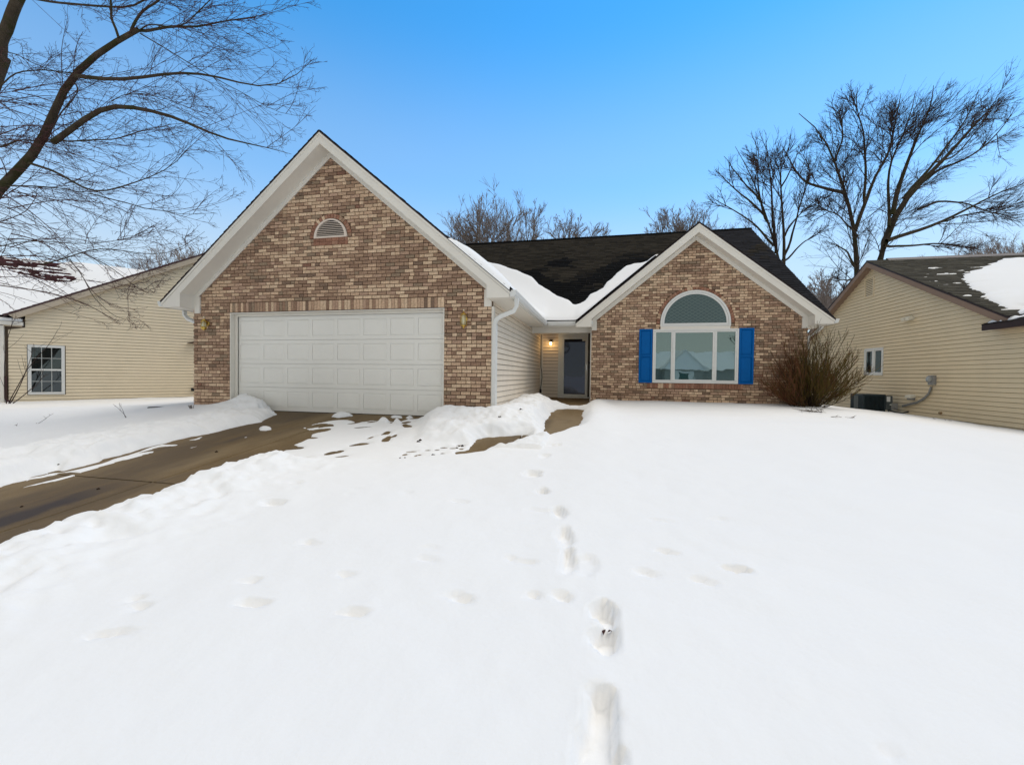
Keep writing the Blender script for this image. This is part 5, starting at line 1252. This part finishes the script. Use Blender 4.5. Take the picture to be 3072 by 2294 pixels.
KL0 = [([(350,1300),(345,850),(315,760),(285,650),(255,560),(222,470),(185,390),(150,330)], 17, 2, 0, 0),
       ([(315,770),(295,640),(300,540),(290,430),(272,300)], 12, 2, 0, 1), ([(345,860),(352,700),(345,600),(332,480),(340,380),(352,300)], 14, 2, 0, -1),
       ([(342,800),(380,700),(402,600),(430,520),(442,440)], 11, 2, 0, 1), ([(352,800),(420,730),(470,700),(522,660)], 8, 2, 0, 0),
       ([(305,740),(220,650),(150,600),(90,560),(40,540)], 9, 2, 0, -1), ([(272,620),(190,540),(130,490),(80,440),(62,420)], 9, 2, 0, 1),
       ([(350,700),(400,620),(455,570),(500,540)], 8, 2, 0, -1), ([(250,560),(180,470),(120,400),(100,370)], 8, 2, 0, 0), ([(285,650),(240,520),(235,400),(230,320)], 9, 2, 0, 1.5),
       ([(345,850),(300,800),(250,770),(200,750)], 7, 2, 0, -1), ([(332,500),(380,420),(400,360),(410,330)], 7, 2, 0, 0)]
for KL, lab, sd_, bz in ((KL0, 'wide fan-shaped bare tree rising behind the dark roof end', 41, 2350), (KL1, 'mossy-trunked bare tree behind the tan gable, left one of the wind-swept pair', 51, 2570), (KL2, 'big leaning bare tree behind the tan gable, its crown swept to the right', 61, 2625)):
    b = at_depth(bz, 1128, D0); b[2] = -.4
    t, Cs, Rs, main = traced_tree('bare_tree', lab, [(p_, w_*1.25, v_, d_, e_) for (p_, w_, v_, d_, e_) in KL], D0, sK, 2100, 200, tuple(b), .4, TWIG, BARKM, None, sd_)
    C = np.stack([c for c in Cs]); Ln = np.array([np.linalg.norm(np.diff(c, axis=0), axis=1).sum() for c in Cs])
    sw = {61: (.30, 0), 51: (.06, 0), 41: (0, 0)}[sd_]; L1 = np.clip(Ln*.36, 1.4, 3.0)*(.9 if sd_ == 41 else 1)
    Cu = C[:, 5:12] if sd_ == 41 else C[:, 3:12]
    parts = crown(Cu, L1, (17, 8, 5) if sd_ == 41 else (27, 10, 6), sd_+1, .03, sw, (.026, .012, .0075), bias=(sw[0]*.4, 0, .02), keep=(Ln/Ln.max())**1.1)
    finish(t, main, parts, BARKM, TWIG)

# --- near tree on the left, trunk just outside the frame
D1 = 8.2; sL = 1000/2065
LL = [([(-260,1700),(-120,1330),(-20,1180),(60,1090),(170,1010),(290,930),(300,850),(320,700),(380,570),(450,450),(540,350),(650,270),(760,225),(850,190)], 100, 42, .5, 0),
      ([(850,190),(950,172),(1100,165),(1220,165),(1330,155),(1450,120),(1560,95),(1660,90)], 26, 4, 0, -.6),
      ([(455,470),(500,495),(620,490),(720,490),(900,480),(1050,445),(1200,440),(1330,465),(1450,505),(1560,535),(1700,545),(1820,520),(1950,370)], 34, 3, 0, -1.0),
      ([(330,880),(400,830),(520,720),(600,670),(700,650),(800,655),(950,680),(1080,710),(1200,775),(1320,840),(1480,880),(1680,910),(1800,945)], 50, 3, 0, -1.3),
      ([(735,235),(705,170),(690,100),(685,0),(680,-120)], 24, 16, 0, -.2),
      ([(810,200),(830,130),(880,70),(960,20),(1060,-40)], 26, 14, 0, -.3),
      ([(180,1010),(240,1022),(380,1080),(480,1140),(560,1200),(640,1200),(760,1145),(960,1110),(1080,1040),(1170,920)], 22, 4, .1, -.8),
      ([(560,1200),(700,1240),(850,1275),(1000,1310),(1150,1332),(1320,1320)], 10, 2.5, -.2, -.9),
      ([(40,-60),(130,-10),(300,5),(500,35),(700,45),(850,55),(900,20),(960,-40)], 22, 16, .8, .2),
      ([(-120,640),(0,530),(100,460),(250,432),(430,455)], 14, 10, 1.2, .1),
      ([(-60,300),(80,330),(180,380),(300,425),(440,470)], 9, 6, .9, 0),
      ([(-60,920),(0,910),(60,885),(100,868),(240,862)], 20, 10, .4, .2),
      ([(-100,1560),(0,1530),(150,1480),(350,1500),(520,1505),(700,1500),(880,1470),(960,1400)], 9, 2.5, .2, -1.0),
      ([(250,1640),(400,1610),(520,1565),(650,1530),(780,1545),(900,1580),(1100,1555),(1200,1510),(1280,1435)], 11, 2.5, .1, -1.2),
      ([(522,1569),(648,1629),(737,1689),(803,1755),(894,1803),(960,1834)], 8, 2, 0, -1.2), ([(431,1604),(498,1689),(576,1852),(665,1929),(774,1982),(869,1988)], 7, 2, 0, -.8),
      ([(-60,1130),(60,1148),(200,1150),(350,1165),(520,1200)], 14, 8, .4, 0),
      ([(440,500),(500,560),(440,640),(350,740),(300,840)], 12, 10, .1, .1),
      ([(690,630),(760,590),(850,580),(980,600),(1100,640),(1200,690)], 6, 2, 0, -.6),
      ([(850,200),(900,150),(1000,165),(1080,170),(1150,150),(1260,60),(1330,-40)], 12, 8, 0, -.8),
      ([(870,210),(1000,270),(1100,360),(1250,440),(1400,520),(1530,600),(1640,670),(1800,720),(1940,730)], 9, 2, 0, -1),
      ([(380,870),(560,872),(760,862),(900,800),(1040,770)], 14, 3, 0, -.8),
      ([(0,340),(-10,260),(30,170),(70,80),(130,-40),(180,-160)], 110, 90, 2.0, 1.6)]
bl_ = at_depth(-420, 1128, 9.5); bl_[2] = -.5
t, Cs, Rs, main = traced_tree('bare_tree', 'large near bare tree at the top left, branches reaching over the garage roof', LL, D1, sL, 0, 0, tuple(bl_), .3, TWIGR, BARKM, None, 71)
# lower trunk joining the limbs, outside the frame
trunk_pts = [np.zeros(3), Cs[0][0]*np.array((.55, .55, 0))+np.array((0, 0, Cs[0][0][2]*.55)), Cs[0][0]]
main.append(tubes_np(spline(trunk_pts, 8)[None], np.array([.24]), 12, .70))
main.append(tubes_np(spline([np.array((0, 0, .8)), Cs[-1][0]*.55+np.array((-.3, .2, .3)), Cs[-1][0]], 8)[None], np.array([.25]), 12, .75))
C = np.stack(Cs[:-1]); R0 = np.array([(r[0]+r[1])/2 for r in Rs[:-1]]); Ln = np.array([np.linalg.norm(np.diff(c, axis=0), axis=1).sum() for c in Cs[:-1]])
Lc = np.clip(Ln, 1.0, 2.6)
rt = RV*.45
p1 = kids(C, R0, 17, .08, 1, .75, .62, Lc, 72, .6, bias=tuple(RV*.55+np.array((0, 0, -.12)))); p1 = (p1[0], p1[1], np.maximum(p1[2], .55+.6*np.random.RandomState(5).rand(len(p1[2]))), p1[3])
C1 = level(p1[0], p1[1], p1[2]*1.15, 10, .055, tuple(RV*.035+np.array((0, 0, -.012))), 73); R1 = np.clip(p1[3]*.30, .0045, .012)
# long arching twigs arriving from beyond the left edge
n_l = 70; r_ = np.random.RandomState(9); st = np.array([at_depth(r_.uniform(-260, 60), r_.uniform(250, 900), r_.uniform(7.4, 9.2)) for _ in range(n_l)])-np.array(bl_)
dr_ = RV[None]*1.0+np.stack([r_.normal(0, .12, n_l), r_.normal(0, .2, n_l), r_.uniform(-.35, .45, n_l)], -1)
CA = level(st, dr_, r_.uniform(1.4, 3.2, n_l), 10, .05, (0, 0, -.055), 10); RA = r_.uniform(.006, .012, n_l)
C1 = np.concatenate([C1, CA]); R1 = np.concatenate([R1, RA]); L1 = np.concatenate([p1[2], r_.uniform(1.0, 1.8, n_l)])
def clear(C):
    W = C+np.array(bl_)-CAM; z = W@FV; px = 1536+FPX*(W@RV)/z; py = 1147-FPX*(W@UV)/z     # twigs that would rub the gable are pruned
    bad = ((px > 470) & (py > 905-(px-486)*1.087-25)) | (px > 985) | (py > 1010)
    return ~bad.any(axis=1)
k_ = clear(C1); C1, R1, L1 = C1[k_], R1[k_], L1[k_]
p2 = kids(C1, R1, 8, .12, 1, .6, .42, L1, 74, .5, bias=tuple(RV*.22)); p2 = (p2[0], p2[1], np.maximum(p2[2], .22), p2[3]); C2 = level(p2[0], p2[1], p2[2], 7, .09, tuple(RV*.02+np.array((0, 0, .01))), 75); R2 = np.clip(p2[3], .0028, .0045); k_ = clear(C2); C2, R2 = C2[k_], R2[k_]; p2 = (p2[0][k_], p2[1][k_], p2[2][k_], p2[3][k_])
p3 = kids(C2, R2, 3, .15, 1, .7, .40, p2[2], 76, .5); C3 = level(p3[0], p3[1], p3[2], 4, .12, (0, 0, .02), 77); R3 = np.full(len(C3), .0024)
finish(t, main, [tubes_np(C1, R1, 5, .4), tubes_np(C2, R2, 3, .6), tubes_np(C3, R3, 3, .7)], BARKM, TWIGR)

# ------------------------------------------------------------------ shrub and small plants
sb = thing('bare_shrub', 'dense olive and rust twigged shrub at the right corner of the brick house', 'shrub', (7.12, 3.98, snow_z(7.12, 3.98)-.12))
n_s = 175; r_ = np.random.RandomState(31); az = r_.uniform(0, 2*math.pi, n_s); el = 1.38*r_.rand(n_s)**.75
D_s = np.stack([np.cos(az)*np.sin(el), np.sin(az)*np.sin(el)*.8-.1, np.cos(el)], -1)
P_s = np.stack([r_.normal(0, .05, n_s), r_.normal(0, .05, n_s), np.zeros(n_s)], -1)
C1 = level(P_s, D_s, r_.uniform(1.3, 2.25, n_s)*(1-.34*np.abs(el)), 9, .05, (0, 0, .05), 32); R1 = np.full(n_s, .0085)
p2 = kids(C1, R1, 10, .22, 1, .42, .42, np.full(n_s, 1.5), 33, .5, bias=(0, 0, .25)); C2 = level(p2[0], p2[1], p2[2], 6, .06, (0, 0, .09), 34)
p3 = kids(C2, np.full(len(C2), .004), 3, .1, 1, .4, .5, p2[2], 35, .5, bias=(0, 0, .2)); C3 = level(p3[0], p3[1], p3[2], 4, .07, (0, 0, .08), 36)
SH_D = mat('shrub_stem', (.060, .040, .026), .9, .08); SH_G = mat('shrub_olive', (.115, .085, .022), .85, .1); SH_R = mat('shrub_rust', (.17, .070, .036), .85, .1)
V, Q = tubes_np(C1, R1, 4, .4); fast_mesh('stem', V, Q, SH_D, sb)
left = C2[:, 0, 0] < -.25
V, Q = join([tubes_np(C2[~left], np.full((~left).sum(), .0042), 3, .6)]+[tubes_np(C3[::2], np.full(len(C3[::2]), .003), 3, .6)]); fast_mesh('crown', V, Q, SH_G, sb)
V, Q = join([tubes_np(C2[left], np.full(left.sum(), .0042), 3, .6)]+[tubes_np(C3[1::2], np.full(len(C3[1::2]), .003), 3, .6)]); o = fast_mesh('crown', V, Q, SH_R, sb); o['label'] = 'rust coloured outer twigs'
def little(name, label, px, py, n, h, spread, seed, mtl=TWIG, cat='plant', flat=False, r=.004, dz=.08, K=5, wob=.12, group=None):
    P = on_ground(px, py, dz); base = (P[0], P[1], snow_z(P[0], P[1])-.01)
    rr = np.random.RandomState(seed)
    D = np.stack([rr.normal(0, spread, n), rr.normal(0, spread*.5, n), np.ones(n)*(.08 if flat else 1)], -1)
    C = level(np.stack([rr.normal(0, .02+(.08 if flat else 0), n), rr.normal(0, .02, n), np.zeros(n)+(.01 if flat else 0)], -1), D, rr.uniform(.5, 1, n)*h, K, wob, (0, 0, -.02 if flat else 0), seed)
    p2 = kids(C, np.full(n, r), 2, .3, 1, .6, .35, np.full(n, h), seed+1); C2 = level(p2[0], p2[1], p2[2], 4, wob, (0, 0, 0), seed+2)
    V, Q = join([tubes_np(C, np.full(n, r), 4, .5), tubes_np(C2, np.full(len(C2), r*.6), 3, .6)])
    o = fast_mesh(name, V, Q, mtl); o.location = base; tag(o, label, cat, group); return o
little('dead_stalk', 'two thin dead stalks poking through snow in front of the beige house', 384, 1255, 2, .38, .18, 81, cat='plant')
little('fallen_twig', 'curved loose twig lying on snow at the left, the longer one', 110, 1272, 2, .34, 1.2, 82, flat=True, cat='twig', wob=.3)
little('fallen_twig', 'tiny bent twig on snow near the left photo edge', 35, 1278, 1, .16, 1.2, 83, flat=True, cat='twig', wob=.35)
little('flattened_branches', 'dark flattened branches half buried in snow right of the shrub base', 2460, 1238, 12, .55, .9, 84, flat=True, mtl=SH_D, r=.007, cat='branches')
little('fallen_twig', 'short dark stick on snow between shrub and air conditioner', 2520, 1252, 3, .30, 1.4, 85, flat=True, mtl=SH_D, r=.007, cat='twig')
little('fallen_twig', 'dark twig showing through snow near the right tan wall', 2832, 1262, 4, .28, 1.4, 86, flat=True, mtl=SH_D, r=.006, cat='twig')
little('dead_plant', 'reddish dead plant against the brick below the left shutter', 1940, 1203, 16, .34, .45, 87, mtl=mat('dead_red', (.09, .035, .025), .9, .1), r=.004, cat='plant')
little('dead_plant', 'low dead weeds poking out of snow below the picture window', 2010, 1205, 12, .14, .8, 88, mtl=TWIG, r=.004, cat='plant')
little('dead_stalk', 'dark tuft of grass in snow at the foot of the left brick corner', 575, 1232, 14, .10, .8, 89, mtl=SH_D, r=.004, cat='plant')
# young shrub stems before the left house
yb = at_plane(20, 1200, LN, LP0+LN*.9)
t = thing('young_tree', 'thin bare sapling in front of the left house at the photo edge', 'tree', (yb[0], yb[1], -.4))
D = np.array([[-.05, 0, 1], [.25, .1, 1], [.45, .2, 1], [.6, .25, .8]]); C1 = level(np.zeros((4, 3)), D, np.array([3.0, 2.8, 2.2, 1.5]), 10, .06, (0, 0, .03), 91)
p2 = kids(C1, np.full(4, .012), 6, .2, 1, .6, .4, np.full(4, 2.2), 92); C2 = level(p2[0], p2[1], p2[2], 6, .08, (0, 0, .03), 93)
V, Q = tubes_np(C1, np.full(4, .016), 5, .3); fast_mesh('stem', V, Q, TWIG, t); V, Q = tubes_np(C2, np.full(len(C2), .006), 3, .5); fast_mesh('crown', V, Q, TWIG, t)
# downspout extension in the snow at the garage corner
P = on_ground(600, 1232, .1); m = MB(); m.tube([(-6.98, -.02, .02), (-7.2, -.12, .015), (-7.75, -.35, .0)], .05, 8, .6); o = m.build('drain_pipe', BLACK, None, True); tag(o, 'black flexible drain pipe half buried in snow at the left brick corner', 'pipe')
# leaves in the footprint, dirt crumbs on the piles
c = on_ground(1536+402*s8, 1250+958*s8, .02); z_ = snow_z(c[0], c[1])
for k, (dx, dy, rz, l_, w_, lab) in enumerate(((-.012, 0, .5, .034, .010, 'curled dark red leaf in the near footprint, the larger of two'), (.022, .008, -.4, .022, .008, 'small crumpled dark leaf in the near footprint, on the right'))):
    m = MB(); seg = 8
    for i in range(seg):
        t0, t1 = i/seg, (i+1)/seg; f_ = lambda t: (l_*(t-.5)*1.6, math.sin(math.pi*t)*w_, .012*math.sin(math.pi*t)+.004)
        a, b = f_(t0), f_(t1); m.faces([(a[0], -a[1], a[2]+.006), (b[0], -b[1], b[2]+.006), (b[0], b[1], b[2]), (a[0], a[1], a[2])], [(0, 1, 2, 3)])
    o = m.build('dead_leaf', mat('leaf_dark', (.05, .018, .016), .7, .2), None); o.location = (c[0]+dx, c[1]+dy, z_+.006); o.rotation_euler = (.2, .1, rz+1.2); tag(o, lab, 'leaf')
m = MB(); r_ = random.Random(4)
spots = [(1275,275),(1285,270),(1378,250),(1390,248),(1400,247),(1440,243),(1468,240),(1478,240),(1550,162),(1595,222),(1678,218),(1695,128),(1010,245),(1005,255),(1555,210),(1290,326),(1120,333),(905,366),(1412,250),(1485,243)]
for a, b in spots:
    P = on_ground(800+a*sB, 1200+b*sB, .10); 
    for _ in range(2):
        x, y = P[0]+r_.uniform(-.03, .03), P[1]+r_.uniform(-.03, .03); s_ = r_.uniform(.012, .026); m.lathe((x, y, snow_z(x, y)-.004), [(0, s_), (s_*.8, s_*.6), (s_, 0), (0, -s_*.2)], 5)
for a, b in [(432,552),(1960,92),(160,835),(725,705),(1180,738),(1596,432),(2010,110)]:
    P = on_ground(a*sA, 1180+b*sA, .0); s_ = r_.uniform(.012, .022); m.lathe((P[0], P[1], max(snow_z(P[0], P[1]), float(gz(P[0], P[1])))), [(0, s_), (s_*.9, s_*.5), (s_, 0), (0, -s_*.2)], 6)
o = m.build('dirt_crumbs', mat('mulch', (.035, .022, .015), .95, .05), None); tag(o, 'dark mulch and dirt crumbs scattered over the shovelled snow', 'debris', kind='stuff')

# ------------------------------------------------------------------ across the street (seen only in the window glass)
H2 = thing('house_across_street', 'grey gabled house across the street, seen mirrored in the picture window', 'house', (15.2, -56, -1.0))
GW = mat('grey_siding', (.30, .30, .28), .7, .2); 
m = MB(); m.prism([(-3.0, 0, 0), (3.0, 0, 0), (3.0, 0, 3.2), (0, 0, 5.7), (-3.0, 0, 3.2)], (0, -7, 0)); m.box(-9, 9, -9, -2, 0, 3.2); m.build('wall', GW, H2)
m = MB(); m.prism([(-3.5, .4, 2.9), (0, .4, 5.95), (3.5, .4, 2.9), (3.5, .4, 3.15), (0, .4, 6.25), (-3.5, .4, 3.15)], (0, -.3, 0)); m.build('rake_board', WHITE, H2)
m = MB(); m.prism([(-9.5, -1.6, 3.1), (-9.5, -5.5, 6.2), (-9.5, -9.5, 3.1)], (19, 0, 0)); m.prism([(-3.5, .3, 3.15), (0, .3, 6.2), (3.5, .3, 3.15)], (0, -6, 0)); m.build('roof', SNOW, H2)
m = MB(); m.box(-1.6, -.9, .0, .06, .6, 2.9); m.box(.9, 1.6, 0, .06, .6, 2.9); m.box(-.95, .95, 0, .06, 2.6, 2.9); m.build('window_frame', WHITE, H2)
MB().box(-.9, .9, .02, .04, .7, 2.6).build('pane', mat('teal_pane', (.03, .09, .09), .3, .5), H2)
for x, y, h_, sp_, sd_, lab in ((26, -60, 7, 3.5, 101, 'dark bushy tree right of the house across the street'), (29, -64, 11, 5, 102, 'wide bare tree at the far side across the street'), (6, -58, 6, 3.5, 103, 'low dark tree left of the house across the street'), (-17, -66, 8, 5, 104, 'spreading bare tree across the street to the left'), (-22, -64, 9, 6, 105, 'bare tree across the street opposite the driveway')):
    far_tree((x, y, -1.1), h_, sp_, lab, sd_, mat('dark_twig', (.02, .02, .018), .9, .05), .25, limbs=10, ns=(6, 4, 3), twr=.022, group=None)
print('objects', len(bpy.data.objects))
